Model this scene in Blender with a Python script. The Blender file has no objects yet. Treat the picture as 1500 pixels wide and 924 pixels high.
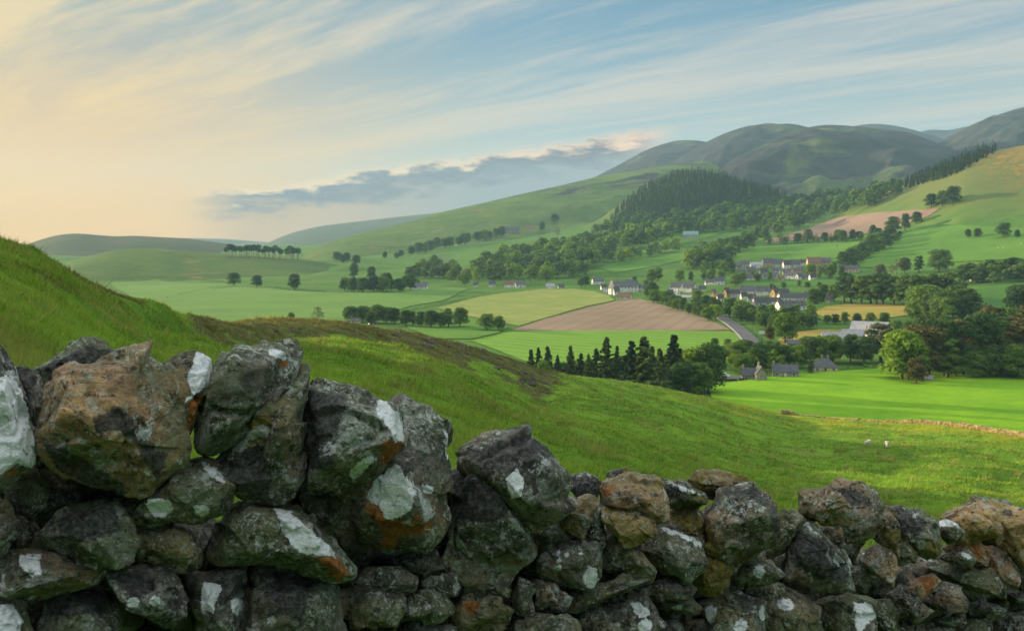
import bpy, bmesh, math, random
import numpy as np
from mathutils import Vector, Matrix
from mathutils.geometry import delaunay_2d_cdt
from mathutils.bvhtree import BVHTree
random.seed(7)
RNG = np.random.default_rng(7)
scene = bpy.context.scene
COL = scene.collection
PI = math.pi
R = math.radians

# ------------------------------------------------------------------ camera
CAMZ = 60.0
PITCH = math.atan(112 / 1500)
F = 1500.0
cam_d = bpy.data.cameras.new('camera')
cam = bpy.data.objects.new('camera', cam_d)
COL.objects.link(cam)
scene.camera = cam
cam.location = (0, 0, CAMZ)
cam.rotation_euler = (PI / 2 - PITCH, 0, 0)
cam_d.lens = 36.0
cam_d.sensor_width = 36.0
cam_d.sensor_fit = 'HORIZONTAL'
cam_d.clip_start = 0.05
cam_d.clip_end = 60000
cam_d.dof.use_dof = True
cam_d.dof.focus_distance = 3.2
cam_d.dof.aperture_fstop = 13.0
CP, SP = math.cos(PITCH), math.sin(PITCH)


def ray(u, v):
    """direction of the photograph's pixel (1500 wide)"""
    u = np.asarray(u, float); v = np.asarray(v, float)
    rx = (u - 750) / F
    ry = -(v - 462) / F
    return rx, CP + ry * SP, -SP + ry * CP


def azel(u, v):
    dx, dy, dz = ray(u, v)
    h = np.hypot(dx, dy)
    return np.arctan2(dx, dy), dz / h


def polar(az, D):
    return np.sin(az) * D, np.cos(az) * D


# ------------------------------------------------------------------ noise
def _hash(ix, iy, iz, s):
    h = (ix.astype(np.int64) * 374761393 + iy.astype(np.int64) * 668265263 + iz.astype(np.int64) * 2147483647 + s * 144269504) & 0xffffffff
    h = ((h ^ (h >> 13)) * 1274126177) & 0xffffffff
    h = ((h ^ (h >> 15)) * 2246822519) & 0xffffffff
    return (h ^ (h >> 16)) & 0xffffffff


def pn(x, y, z=None, seed=0):
    x = np.asarray(x, float); y = np.asarray(y, float)
    z = np.zeros_like(x) if z is None else np.asarray(z, float)
    ix, iy, iz = np.floor(x), np.floor(y), np.floor(z)
    fx, fy, fz = x - ix, y - iy, z - iz
    w = [f * f * f * (f * (f * 6 - 15) + 10) for f in (fx, fy, fz)]
    out = 0
    for a in (0, 1):
        for b in (0, 1):
            for c in (0, 1):
                h = _hash(ix + a, iy + b, iz + c, seed)
                gx = ((h & 1023) / 511.5 - 1); gy = (((h >> 10) & 1023) / 511.5 - 1); gz = (((h >> 20) & 1023) / 511.5 - 1)
                d = gx * (fx - a) + gy * (fy - b) + gz * (fz - c)
                out = out + d * (w[0] if a else 1 - w[0]) * (w[1] if b else 1 - w[1]) * (w[2] if c else 1 - w[2])
    return out * 1.3


def fbm(x, y, z=None, oct=4, seed=0, gain=0.5):
    s, a = 0, 1.0
    x = np.asarray(x, float); y = np.asarray(y, float)
    z = np.zeros_like(x) if z is None else np.asarray(z, float)
    for i in range(oct):
        s = s + a * pn(x, y, z, seed + i * 17)
        x, y, z = x * 2.03 + 5.1, y * 2.03 + 1.7, z * 2.03 + 9.2
        a *= gain
    return s


def sstep(a, b, x):
    t = np.clip((np.asarray(x, float) - a) / (b - a), 0, 1)
    return t * t * (3 - 2 * t)


def smooth_curve(xs, ys, q, w):
    """np.interp smoothed with a box-ish kernel of half width w"""
    q = np.asarray(q, float)
    acc = 0; tot = 0
    for k in np.linspace(-1, 1, 9):
        g = 1 - k * k * 0.8
        acc = acc + g * np.interp(q + k * w, xs, ys); tot += g
    return acc / tot


# ------------------------------------------------------------------ object helpers
def props(o, label=None, cat=None, group=None, kind=None):
    if label: o['label'] = label
    if cat: o['category'] = cat
    if group: o['group'] = group
    if kind: o['kind'] = kind
    return o


def link(o, parent=None):
    COL.objects.link(o)
    if parent is not None: o.parent = parent
    return o


def empty(name, loc=(0, 0, 0), rz=0.0):
    o = bpy.data.objects.new(name, None)
    o.empty_display_size = 0.5
    o.location = loc; o.rotation_euler = (0, 0, rz)
    return link(o)


def mesh_np(name, V, Fc, mat=None, smooth=False, attrs=None):
    """V (n,3); Fc (m,k) array or list of arrays of equal k"""
    me = bpy.data.meshes.new(name)
    V = np.asarray(V, np.float32)
    if not isinstance(Fc, list): Fc = [Fc]
    Fc = [np.asarray(f, np.int32) for f in Fc if len(f)]
    loops = np.concatenate([f.ravel() for f in Fc])
    starts, tot, off = [], [], 0
    for f in Fc:
        n, k = f.shape
        starts.append(off + np.arange(n) * k); tot.append(np.full(n, k)); off += n * k
    starts = np.concatenate(starts).astype(np.int32)
    me.vertices.add(len(V)); me.vertices.foreach_set('co', V.ravel())
    me.loops.add(len(loops)); me.loops.foreach_set('vertex_index', loops.astype(np.int32))
    me.polygons.add(len(starts)); me.polygons.foreach_set('loop_start', starts)
    me.update(calc_edges=True)
    me.polygons.foreach_set('use_smooth', np.full(len(starts), smooth))
    if attrs:
        for k, a in attrs.items():
            a = np.asarray(a, np.float32)
            if a.ndim == 1:
                at = me.attributes.new(k, 'FLOAT', 'POINT'); at.data.foreach_set('value', a)
            else:
                at = me.attributes.new(k, 'FLOAT_VECTOR', 'POINT'); at.data.foreach_set('vector', a.ravel())
    me.validate()
    if mat is not None: me.materials.append(mat)
    return me


def grid_faces(nu, nv):
    i = np.arange(nu - 1)[:, None] * nv + np.arange(nv - 1)[None, :]
    i = i.ravel()
    return np.stack([i, i + nv, i + nv + 1, i + 1], 1)


# ------------------------------------------------------------------ material helper
class NT:
    def __init__(s, name, surface=True):
        s.m = bpy.data.materials.new(name); s.m.use_nodes = True
        s.t = s.m.node_tree; s.n = s.t.nodes; s.l = s.t.links
        s.n.clear()
        s.out = s.n.new('ShaderNodeOutputMaterial')
        if surface:
            s.b = s.n.new('ShaderNodeBsdfPrincipled')
            s.l.new(s.b.outputs[0], s.out.inputs['Surface'])
            s.b.inputs['Roughness'].default_value = 0.9
            s.b.inputs['Specular IOR Level'].default_value = 0.25

    def set(s, sock, v):
        if isinstance(v, (int, float)): sock.default_value = v
        elif isinstance(v, tuple):
            sock.default_value = (*v, 1.0) if (len(v) == 3 and sock.type == 'RGBA') else v
        else: s.l.new(v, sock)

    def node(s, t, ins=None, **kw):
        n = s.n.new(t)
        for k, v in kw.items(): setattr(n, k, v)
        for k, v in (ins or {}).items(): s.set(n.inputs[k], v)
        return n

    def pos(s): return s.node('ShaderNodeNewGeometry').outputs['Position']
    def obj(s): return s.node('ShaderNodeTexCoord').outputs['Object']

    def map(s, v, scale=(1, 1, 1), loc=(0, 0, 0), rot=(0, 0, 0)):
        return s.node('ShaderNodeMapping', {'Vector': v, 'Scale': scale, 'Location': loc, 'Rotation': rot}).outputs[0]

    def noise(s, v, scale, detail=4, rough=0.55, dist=0.0, col=False):
        n = s.node('ShaderNodeTexNoise', {'Vector': v, 'Scale': scale, 'Detail': detail, 'Roughness': rough, 'Distortion': dist})
        return n.outputs['Color' if col else 'Fac']

    def vor(s, v, scale, feature='F1', out='Distance', rnd=1.0):
        n = s.node('ShaderNodeTexVoronoi', {'Vector': v, 'Scale': scale, 'Randomness': rnd}, feature=feature)
        return n.outputs[out]

    def ramp(s, f, a, b, c0=0.0, c1=1.0, smooth=True):
        n = s.node('ShaderNodeMapRange', {'Value': f, 'From Min': a, 'From Max': b, 'To Min': c0, 'To Max': c1})
        if smooth: n.interpolation_type = 'SMOOTHSTEP'
        return n.outputs[0]

    def math(s, op, a, b=0.0, c=0.0, clamp=False):
        n = s.n.new('ShaderNodeMath'); n.operation = op; n.use_clamp = clamp
        s.set(n.inputs[0], a); s.set(n.inputs[1], b); s.set(n.inputs[2], c)
        return n.outputs[0]

    def mix(s, f, a, b, mode='MIX'):
        n = s.n.new('ShaderNodeMix'); n.data_type = 'RGBA'; n.blend_type = mode
        s.set(n.inputs[0], f)
        s.set(n.inputs[6], a if not isinstance(a, tuple) else (*a, 1.0)[:4])
        s.set(n.inputs[7], b if not isinstance(b, tuple) else (*b, 1.0)[:4])
        return n.outputs[2]

    def attr(s, name, kind='GEOMETRY', out='Fac'):
        n = s.n.new('ShaderNodeAttribute'); n.attribute_name = name; n.attribute_type = kind
        return n.outputs[out]

    def bump(s, h, strength=0.5, dist=0.05, normal=None):
        n = s.node('ShaderNodeBump', {'Height': h, 'Strength': strength, 'Distance': dist})
        if normal is not None: s.l.new(normal, n.inputs['Normal'])
        return n.outputs[0]

    def base(s, c): s.set(s.b.inputs['Base Color'], c)
    def normal(s, n): s.l.new(n, s.b.inputs['Normal'])
# ------------------------------------------------------------------ light, sky
SUN_AZ = R(-62)      # left of the view and a little ahead
SUN_EL = R(9.0)
sun_dir = Vector((math.sin(SUN_AZ) * math.cos(SUN_EL), math.cos(SUN_AZ) * math.cos(SUN_EL), math.sin(SUN_EL)))
sd = bpy.data.lights.new('sun', 'SUN')
sd.energy = 5.0
sd.angle = R(0.6)
sd.color = (1.0, 0.76, 0.44)
so = bpy.data.objects.new('sun', sd)
COL.objects.link(so)
so.rotation_euler = sun_dir.to_track_quat('Z', 'Y').to_euler()

world = bpy.data.worlds.new('World')
scene.world = world
world.use_nodes = True
wt = NT.__new__(NT)
wt.t = world.node_tree; wt.n = wt.t.nodes; wt.l = wt.t.links
wt.n.clear()
wout = wt.n.new('ShaderNodeOutputWorld')
bg = wt.n.new('ShaderNodeBackground')
wt.l.new(bg.outputs[0], wout.inputs['Surface'])
SKY = wt.node('ShaderNodeTexSky', sky_type='NISHITA', sun_disc=False, sun_elevation=SUN_EL, sun_rotation=SUN_AZ,
              altitude=200.0, air_density=1.0, dust_density=1.2, ozone_density=2.0)
D_ = wt.node('ShaderNodeTexCoord').outputs['Generated']
sep = wt.node('ShaderNodeSeparateXYZ', {0: D_})
X, Y, Z = sep.outputs
W = wt.math
zc = W('ADD', W('MAXIMUM', Z, 0.0), 0.07)
# streak direction: towards the low left of the view
ca, sa = math.sin(R(-46)), math.cos(R(-46))
px = W('DIVIDE', X, zc); py = W('DIVIDE', Y, zc)
along = W('ADD', W('MULTIPLY', px, ca), W('MULTIPLY', py, sa))
across = W('SUBTRACT', W('MULTIPLY', px, sa), W('MULTIPLY', py, ca))
def vec(a, b, c=0.0):
    return wt.node('ShaderNodeCombineXYZ', {0: a, 1: b, 2: c}).outputs[0]
warp = wt.noise(vec(W('MULTIPLY', along, 0.25), W('MULTIPLY', across, 0.5)), 1.0, 3, 0.5)
acr = W('ADD', across, W('MULTIPLY', W('SUBTRACT', warp, 0.5), 1.1))
n1 = wt.noise(vec(W('MULTIPLY', along, 0.12), W('MULTIPLY', acr, 0.75)), 1.0, 6, 0.6, 0.25)
n2 = wt.noise(vec(W('MULTIPLY', along, 0.40), W('MULTIPLY', acr, 3.2), 3.3), 1.0, 7, 0.66, 0.35)
n3 = wt.noise(vec(W('MULTIPLY', along, 3.0), W('MULTIPLY', acr, 12.0), 7.3), 1.0, 5, 0.65, 0.4)
cl = W('ADD', W('ADD', W('MULTIPLY', n1, 0.70), W('MULTIPLY', n2, 0.27)), W('MULTIPLY', n3, 0.11))
SD = wt.node('ShaderNodeVectorMath', {0: D_, 1: tuple(Vector((math.sin(R(-42)), math.cos(R(-42)), 0.0)))}, operation='DOT_PRODUCT').outputs['Value']
glow = wt.ramp(SD, 0.70, 1.0)                       # 1 towards the sunset
low = wt.ramp(Z, 0.22, 0.0)                         # 1 at the horizon
cirrus = wt.ramp(cl, 0.455, 0.63)
bias = wt.math('MULTIPLY', glow, 0.35)
cirrus = W('ADD', cirrus, W('MULTIPLY', bias, cirrus), clamp=True)
skyc = wt.node('ShaderNodeVectorMath', {0: SKY.outputs[0], 3: 1.0}, operation='SCALE')
skyc.inputs[3].default_value = 0.15
# thin veil: pale at the horizon, blue overhead, warm near the sunset
veilc = wt.mix(glow, (0.46, 0.55, 0.50), (1.12, 0.50, 0.0))
bluec = wt.mix(glow, (0.110, 0.27, 0.41), (0.17, 0.32, 0.39))
grad = wt.ramp(Z, 0.27, 0.0, smooth=True)
veil = wt.mix(grad, bluec, veilc)
base = wt.mix(0.85, skyc.outputs[0], veil)
cc = wt.mix(low, wt.mix(glow, (0.62, 0.57, 0.50), (0.86, 0.66, 0.33)), wt.mix(glow, (0.54, 0.50, 0.42), (1.02, 0.52, 0.05)))
c1 = wt.mix(W('MULTIPLY', cirrus, 0.85), base, cc)
# low bank of cloud spilling over the far ridge, towards azimuth -10..+8 degrees
AZ = wt.math('ARCTAN2', X, Y)
HY = W('SQRT', W('ADD', W('MULTIPLY', X, X), W('MULTIPLY', Y, Y)))
EL = W('DIVIDE', Z, HY)
bn = wt.noise(vec(W('MULTIPLY', AZ, 9.0), W('MULTIPLY', EL, 42.0)), 1.0, 6, 0.6, 0.4)
bn2 = wt.noise(vec(W('MULTIPLY', AZ, 30.0), W('MULTIPLY', EL, 90.0), 5.0), 1.0, 5, 0.6, 0.2)
BANK = (AZ, EL, bn, bn2)
# top edge of the bank rises from left to right
top = wt.ramp(AZ, R(-16), R(9), 0.044, 0.108, smooth=False)
tt = W('ADD', top, W('ADD', W('MULTIPLY', W('SUBTRACT', bn, 0.5), 0.035), W('MULTIPLY', W('SUBTRACT', bn2, 0.5), 0.016)))
edge = W('SUBTRACT', tt, EL)                        # >0 inside
ins = wt.ramp(edge, -0.003, 0.006)
side = W('MULTIPLY', wt.ramp(AZ, R(-18.5), R(-13.5)), wt.ramp(AZ, R(9.5), R(6.5)))
bmask = W('MULTIPLY', ins, side)
lump = W('ADD', W('MULTIPLY', W('SUBTRACT', bn2, 0.5), 0.030), W('MULTIPLY', W('SUBTRACT', bn, 0.5), 0.016))
shade = wt.ramp(W('ADD', edge, lump), 0.001, 0.013)
rim = wt.mix(wt.ramp(AZ, R(-10), R(8)), (0.95, 0.66, 0.34), (0.92, 0.60, 0.40))
bc = wt.mix(W('MULTIPLY', shade, wt.ramp(AZ, R(10), R(5))), rim, (0.12, 0.11, 0.14))
deep = wt.ramp(W('ADD', edge, W('MULTIPLY', lump, 1.2)), 0.010, 0.036)
bc = wt.mix(deep, bc, wt.mix(wt.ramp(AZ, R(-14), R(0)), (0.60, 0.36, 0.15), (0.26, 0.27, 0.27)))
c2 = wt.mix(bmask, c1, bc)
# unseen sky: brightened overhead as added fill light, darkened behind the viewer
up = wt.ramp(Z, 0.45, 0.80)
c2 = wt.mix(wt.ramp(Y, 0.0, -0.6, 0.0, 0.55), c2, (0.10, 0.13, 0.16))
c3 = wt.mix(up, c2, (1.60, 1.60, 1.58))
wt.set(bg.inputs['Color'], c3)
bg.inputs['Strength'].default_value = 0.46

scene.view_settings.view_transform = 'Standard'
scene.view_settings.look = 'None'
scene.view_settings.exposure = 1.26
scene.view_settings.gamma = 1.0
scene.view_settings.use_curve_mapping = False
cy = scene.cycles
cy.use_denoising = True
cy.denoiser = 'OPENIMAGEDENOISE'
cy.max_bounces = 6
cy.diffuse_bounces = 3
cy.glossy_bounces = 2
cy.transmission_bounces = 3
cy.volume_bounces = 1
cy.transparent_max_bounces = 4
cy.sample_clamp_indirect = 6.0
cy.use_adaptive_sampling = True
cy.adaptive_threshold = 0.01
# ------------------------------------------------------------------ terrain: heights
GU = [-900, -400, 100, 400, 700, 900, 1100, 1300, 1500, 1800, 2600]
GD = [0, 300, 450, 700, 1000, 1300, 1600, 2000, 2600, 3500, 6000, 20000]
GZ = np.array([
    [0, 0, 0, 0, 0, 0, 0, 2, 5, 10, 12, 0],
    [0, 0, 0, 0, 0, 0, 0, 2, 5, 10, 12, 0],
    [0, 0, 0, 0, 0, 0, 3, 8, 12, 15, 12, 0],
    [0, 0, 0, 0, 0, 0, 4, 10, 18, 22, 20, 0],
    [0, 0, 0, 0, 0, 2, 14, 32, 60, 80, 60, 0],
    [0, 0, 0, 0, 0, 8, 28, 60, 105, 140, 120, 0],
    [0, 0, 0, 0, 2, 20, 45, 85, 145, 170, 150, 0],
    [0, 0, 0, 0, 8, 32, 68, 108, 150, 190, 160, 0],
    [0, 0, 0, 2, 18, 55, 116, 150, 160, 190, 160, 0],
    [0, 0, 0, 4, 25, 70, 130, 160, 170, 190, 160, 0],
    [0, 0, 0, 4, 25, 70, 130, 160, 170, 190, 160, 0]], float)
_gaz = azel(np.array(GU, float), 400.0)[0]
_ta = np.linspace(R(-75), R(75), 301)
_tl = np.linspace(math.log(150), math.log(20000), 240)
_tab = np.stack([np.interp(np.exp(_tl), GD, row) for row in GZ])
_tab = np.stack([np.interp(_ta, _gaz, _tab[:, j]) for j in range(len(_tl))], 1)
for _ in range(4):
    p = np.pad(_tab, ((4, 4), (2, 2)), 'edge')
    _tab = sum(p[4 + a:4 + a + _tab.shape[0], 2:-2] for a in range(-4, 5)) / 9
    p = np.pad(_tab, ((4, 4), (2, 2)), 'edge')
    _tab = sum(p[4:-4, 2 + b:2 + b + _tab.shape[1]] for b in range(-2, 3)) / 5


def z_ground(x, y):
    az = np.arctan2(x, y); L = np.log(np.maximum(np.hypot(x, y), 151))
    a = np.clip((az - _ta[0]) / (_ta[1] - _ta[0]), 0, len(_ta) - 1.001)
    b = np.clip((L - _tl[0]) / (_tl[1] - _tl[0]), 0, len(_tl) - 1.001)
    i, j = a.astype(int), b.astype(int); fa, fb = a - i, b - j
    z = (_tab[i, j] * (1 - fa) + _tab[i + 1, j] * fa) * (1 - fb) + (_tab[i, j + 1] * (1 - fa) + _tab[i + 1, j + 1] * fa) * fb
    D = np.hypot(x, y)
    return z + fbm(x / 260, y / 260, oct=3, seed=3) * (1.5 + np.clip(D - 900, 0, 3000) * 0.004)


class Hill:
    def __init__(s, name, ridge, Dr, foot, back=900.0, w=0.5, rough=0.05, seed=1, sm=14, nscale=420.0, cover=None):
        s.name = name
        u = np.array([p[0] for p in ridge], float); v = np.array([p[1] for p in ridge], float)
        s.az, te = azel(u, v)
        Drs = np.full(len(u), float(Dr)) if not isinstance(Dr, (list, tuple)) else np.array(Dr, float)
        s.D = Drs; s.z = CAMZ + te * Drs
        s.foot, s.back, s.w, s.rough, s.seed, s.ns = foot, back, w, rough, seed, nscale
        s.sm = R(sm / 1500 * 57.3)
        s.cover = cover
        s.a0, s.a1 = s.az[0] - R(1), s.az[-1] + R(1)

    def height(s, x, y):
        x = np.asarray(x, float); y = np.asarray(y, float)
        az = np.arctan2(x, y); D = np.hypot(x, y)
        out = np.full(x.shape, -40.0)
        k = (az > s.a0 - R(7)) & (az < s.a1 + R(7)) & (D > s.D.min() * s.foot * 0.97) & (D < s.D.max() + s.back * 1.6)
        if k.any(): out[k] = s._height(x[k], y[k], az[k], D[k])
        return out

    def _height(s, x, y, az, D):
        zr = smooth_curve(s.az, s.z, az, s.sm)
        Dr = smooth_curve(s.az, s.D, az, s.sm)
        off = np.clip(np.maximum(s.a0 - az, az - s.a1), 0, None)
        zr = zr - off * Dr * 0.8
        Df = Dr * s.foot
        t = np.clip((D - Df) / (Dr - Df), 0, 1)
        zf = -12.0
        S = (1 - s.w) * t + s.w * t * t * (3 - 2 * t)
        z = zf + (zr - zf) * S
        amp = np.abs(zr - zf) * s.rough
        n = fbm(x / s.ns, y / s.ns, oct=5, seed=s.seed)
        rid = 1 - 2 * np.abs(fbm(x / s.ns / 1.6 + 9, y / s.ns / 1.6, oct=3, seed=s.seed + 5))
        win = 4 * t * (1 - t) * 0.92 + 0.05
        z = z + amp * win * (n * 1.2 + rid * 0.9 - 0.5)
        bk = np.clip((D - Dr) / s.back, 0, None)
        z = np.where(D > Dr, z - (np.maximum(zr - zf, 0) + 60) * np.minimum(bk * bk, 4), z)
        return np.maximum(z, -40)


HILLS = [
    Hill('hill', [(200, 352), (260, 348.5), (330, 350), (430, 358), (520, 368)], 8500, 0.85, rough=0.02, seed=11, cover='far'),
    Hill('hill', [(360, 372), (400, 352), (430, 340), (470, 331), (520, 325), (580, 318), (640, 312), (700, 300)], 6800, 0.7, rough=0.03, seed=12, cover='far'),
    Hill('hill', [(10, 372), (33, 360), (62, 350), (85, 344), (110, 341.5), (140, 344), (170, 346.5), (195, 345), (230, 347), (270, 349), (310, 354), (350, 360), (400, 368)],
         3500, 0.72, rough=0.05, seed=13, cover='far'),
    Hill('hill', [(1180, 215), (1220, 196), (1252, 184), (1275, 181), (1300, 182), (1330, 188), (1370, 199), (1420, 222), (1460, 240)], 6600, 0.6, rough=0.05, seed=14, cover='moor'),
    Hill('hill', [(1290, 215), (1340, 196), (1362, 189), (1388, 192), (1420, 184), (1450, 188), (1490, 205)], 8200, 0.7, rough=0.05, seed=15, cover='moor'),
    Hill('hill', [(1340, 240), (1376, 211), (1400, 196), (1430, 180), (1452, 171), (1475, 164), (1500, 156), (1560, 142), (1650, 130), (1800, 150)],
         [5000] * 10, 0.5, rough=0.13, seed=16, cover='moor'),
    Hill('hill', [(820, 285), (860, 265), (900, 245), (950, 218), (985, 207), (1010, 205), (1035, 207), (1070, 220), (1120, 250)], 5600, 0.55, rough=0.05, seed=17, cover='moor'),
    Hill('hill', [(900, 275), (960, 245), (1010, 222), (1055, 200), (1090, 189), (1130, 183), (1160, 181), (1185, 186), (1220, 205), (1280, 240)], 5000, 0.55, rough=0.11, seed=18, cover='moor'),
    Hill('hill', [(980, 285), (1030, 262), (1080, 235), (1120, 214), (1150, 198), (1180, 187), (1205, 182), (1240, 184), (1290, 188), (1330, 196), (1370, 208), (1400, 220), (1440, 240), (1500, 262)],
         [3600, 3700, 3900, 4000, 4100, 4200, 4200, 4200, 4150, 4100, 4000, 3900, 3800, 3700], 0.52, rough=0.16, seed=19, nscale=520, cover='moor'),
    Hill('hill', [(420, 385), (450, 368), (480, 356), (520, 343), (560, 334), (600, 325), (650, 310), (700, 299), (760, 285), (820, 272), (880, 258), (940, 248), (990, 240), (1040, 236), (1080, 262)],
         [2500, 2550, 2600, 2700, 2800, 2900, 3000, 3100, 3200, 3300, 3400, 3500, 3600, 3650, 3650], 0.62, rough=0.05, seed=20, cover='green'),
    Hill('hill', [(830, 345), (860, 330), (885, 318), (905, 300), (935, 280), (965, 264), (995, 254), (1020, 250), (1050, 255), (1085, 265), (1120, 275), (1150, 284), (1200, 300), (1260, 325)],
         2500, 0.76, rough=0.02, seed=21, cover='green'),
    Hill('hill', [(1210, 322), (1250, 302), (1290, 282), (1330, 268), (1370, 250), (1410, 234), (1440, 224), (1470, 218), (1500, 213), (1560, 200), (1700, 178), (1900, 150)],
         [2000, 2000, 1980, 1950, 1930, 1900, 1900, 1900, 1900, 1900, 1900, 1900], 0.62, rough=0.015, seed=22, cover='pasture'),
    Hill('hill', [(60, 412), (100, 385), (130, 375), (165, 367), (200, 363), (235, 364), (270, 368), (330, 372), (400, 377), (450, 381), (520, 392)],
         [1750, 1780, 1800, 1820, 1850, 1850, 1850, 1850, 1850, 1850, 1850], 0.74, rough=0.02, seed=23, cover='green'),
]


def surf(x, y):
    z = z_ground(x, y)
    for h in HILLS:
        z = np.maximum(z, h.height(x, y))
    return z


_DM = np.exp(np.linspace(math.log(300), math.log(9000), 900))


def hit(u, v):
    """world points where the photograph's pixels meet the valley and hills"""
    u = np.atleast_1d(np.asarray(u, float)); v = np.atleast_1d(np.asarray(v, float))
    az, te = azel(u, v)
    X_ = np.sin(az)[:, None] * _DM; Y_ = np.cos(az)[:, None] * _DM
    zt = surf(X_.ravel(), Y_.ravel()).reshape(X_.shape)
    below = (CAMZ + te[:, None] * _DM) <= zt
    k = np.where(below.any(1), below.argmax(1), len(_DM) - 1)
    k = np.maximum(k, 1)
    r = np.arange(len(u))
    g0 = CAMZ + te * _DM[k - 1] - zt[r, k - 1]; g1 = CAMZ + te * _DM[k] - zt[r, k]
    f = np.clip(g0 / np.where(np.abs(g0 - g1) < 1e-9, 1, g0 - g1), 0, 1)
    D = _DM[k - 1] * (1 - f) + _DM[k] * f
    x, y = np.sin(az) * D, np.cos(az) * D
    return np.stack([x, y, surf(x, y)], 1)


# near hillside: (azimuth deg, crest distance, crest z)
def _crest():
    px = [(0, 355, 46), (60, 373, 52), (110, 402, 60), (170, 431, 72), (230, 448, 88), (290, 467, 105), (330, 470, 125),
          (420, 465, 150), (500, 471, 165), (560, 480, 180), (640, 494, 190), (700, 510, 190), (760, 532, 190), (800, 545, 205),
          (850, 551, 225), (900, 556, 240), (970, 567, 255), (1040, 583, 262), (1095, 594, 268), (1145, 604, 272), (1220, 611, 270),
          (1300, 616, 262), (1370, 620, 250), (1420, 624, 240), (1460, 632, 228), (1500, 641, 215), (1600, 665, 195), (1800, 710, 165)]
    u, v, D = np.array(px, float).T
    az, te = azel(u, v)
    z = CAMZ + te * D
    az = np.degrees(az)
    A = np.concatenate([[-180, -140, -110, -90, -75, -66, -58, -48, -38, -32], az, [50, 70, 90, 120, 150, 180]])
    DD = np.concatenate([[60, 80, 90, 85, 75, 65, 58, 50, 46, 45], D, [150, 130, 120, 110, 80, 60]])
    ZZ = np.concatenate([[74, 82, 84, 84, 80, 76, 73, 68.5, 64.5, 62.5], z, [8, 10, 15, 35, 58, 74]])
    return A, DD, ZZ


CA, CD, CZ = _crest()
_daz = np.linspace(-180, 180, 2881)
_dD = smooth_curve(CA, CD, _daz, 2.2); _dZ = smooth_curve(CA, CZ, _daz, 0.55)


def z_near(x, y):
    az = np.degrees(np.arctan2(x, y)); D = np.hypot(x, y)
    Dc = np.interp(az, _daz, _dD); zc = np.interp(az, _daz, _dZ)
    s = D / Dc
    g0 = 58.4
    right = sstep(-20, 8, az) * sstep(120, 60, az)
    f = s + 0.40 * right * s * (1 - s)
    z = g0 + (zc - g0) * f
    # hollow between the near slope and the rocky knoll
    kn = sstep(-22, -17, az) * sstep(3.5, 0, az)
    z = z - kn * 4.2 * np.exp(-((s - 0.60) / 0.15) ** 2)
    # lumps and terracettes
    z = z + fbm(x / 7, y / 7, oct=4, seed=31) * 0.28 * sstep(5, 20, D) * sstep(1.02, 0.9, s)
    z = z + fbm(x / 1.7, y / 1.7, oct=3, seed=33) * 0.14 * sstep(5, 12, D)
    z = z + fbm(x / 26, y / 26, oct=3, seed=35) * 1.5 * sstep(15, 50, D) * sstep(1.0, 0.8, s)
    z = z + fbm(x / 3.0, y / 3.0, oct=3, seed=41) * 0.35 * kn * sstep(0.8, 0.97, s)
    b = np.clip(D - Dc, 0, None)
    z = z - 0.012 * b * b / (1 + b * 0.02)
    return np.maximum(z, -14)


_DN = np.exp(np.linspace(math.log(4), math.log(420), 500))


def hit_near(u, v):
    u = np.atleast_1d(np.asarray(u, float)); v = np.atleast_1d(np.asarray(v, float))
    az, te = azel(u, v)
    X_ = np.sin(az)[:, None] * _DN; Y_ = np.cos(az)[:, None] * _DN
    zt = z_near(X_.ravel(), Y_.ravel()).reshape(X_.shape)
    below = (CAMZ + te[:, None] * _DN) <= zt
    ok = below.any(1) & (zt[np.arange(len(u)), below.argmax(1)] > -5)
    k = np.maximum(below.argmax(1), 1)
    D = _DN[k]
    x, y = np.sin(az) * D, np.cos(az) * D
    return np.stack([x, y, z_near(x, y)], 1), ok


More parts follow.
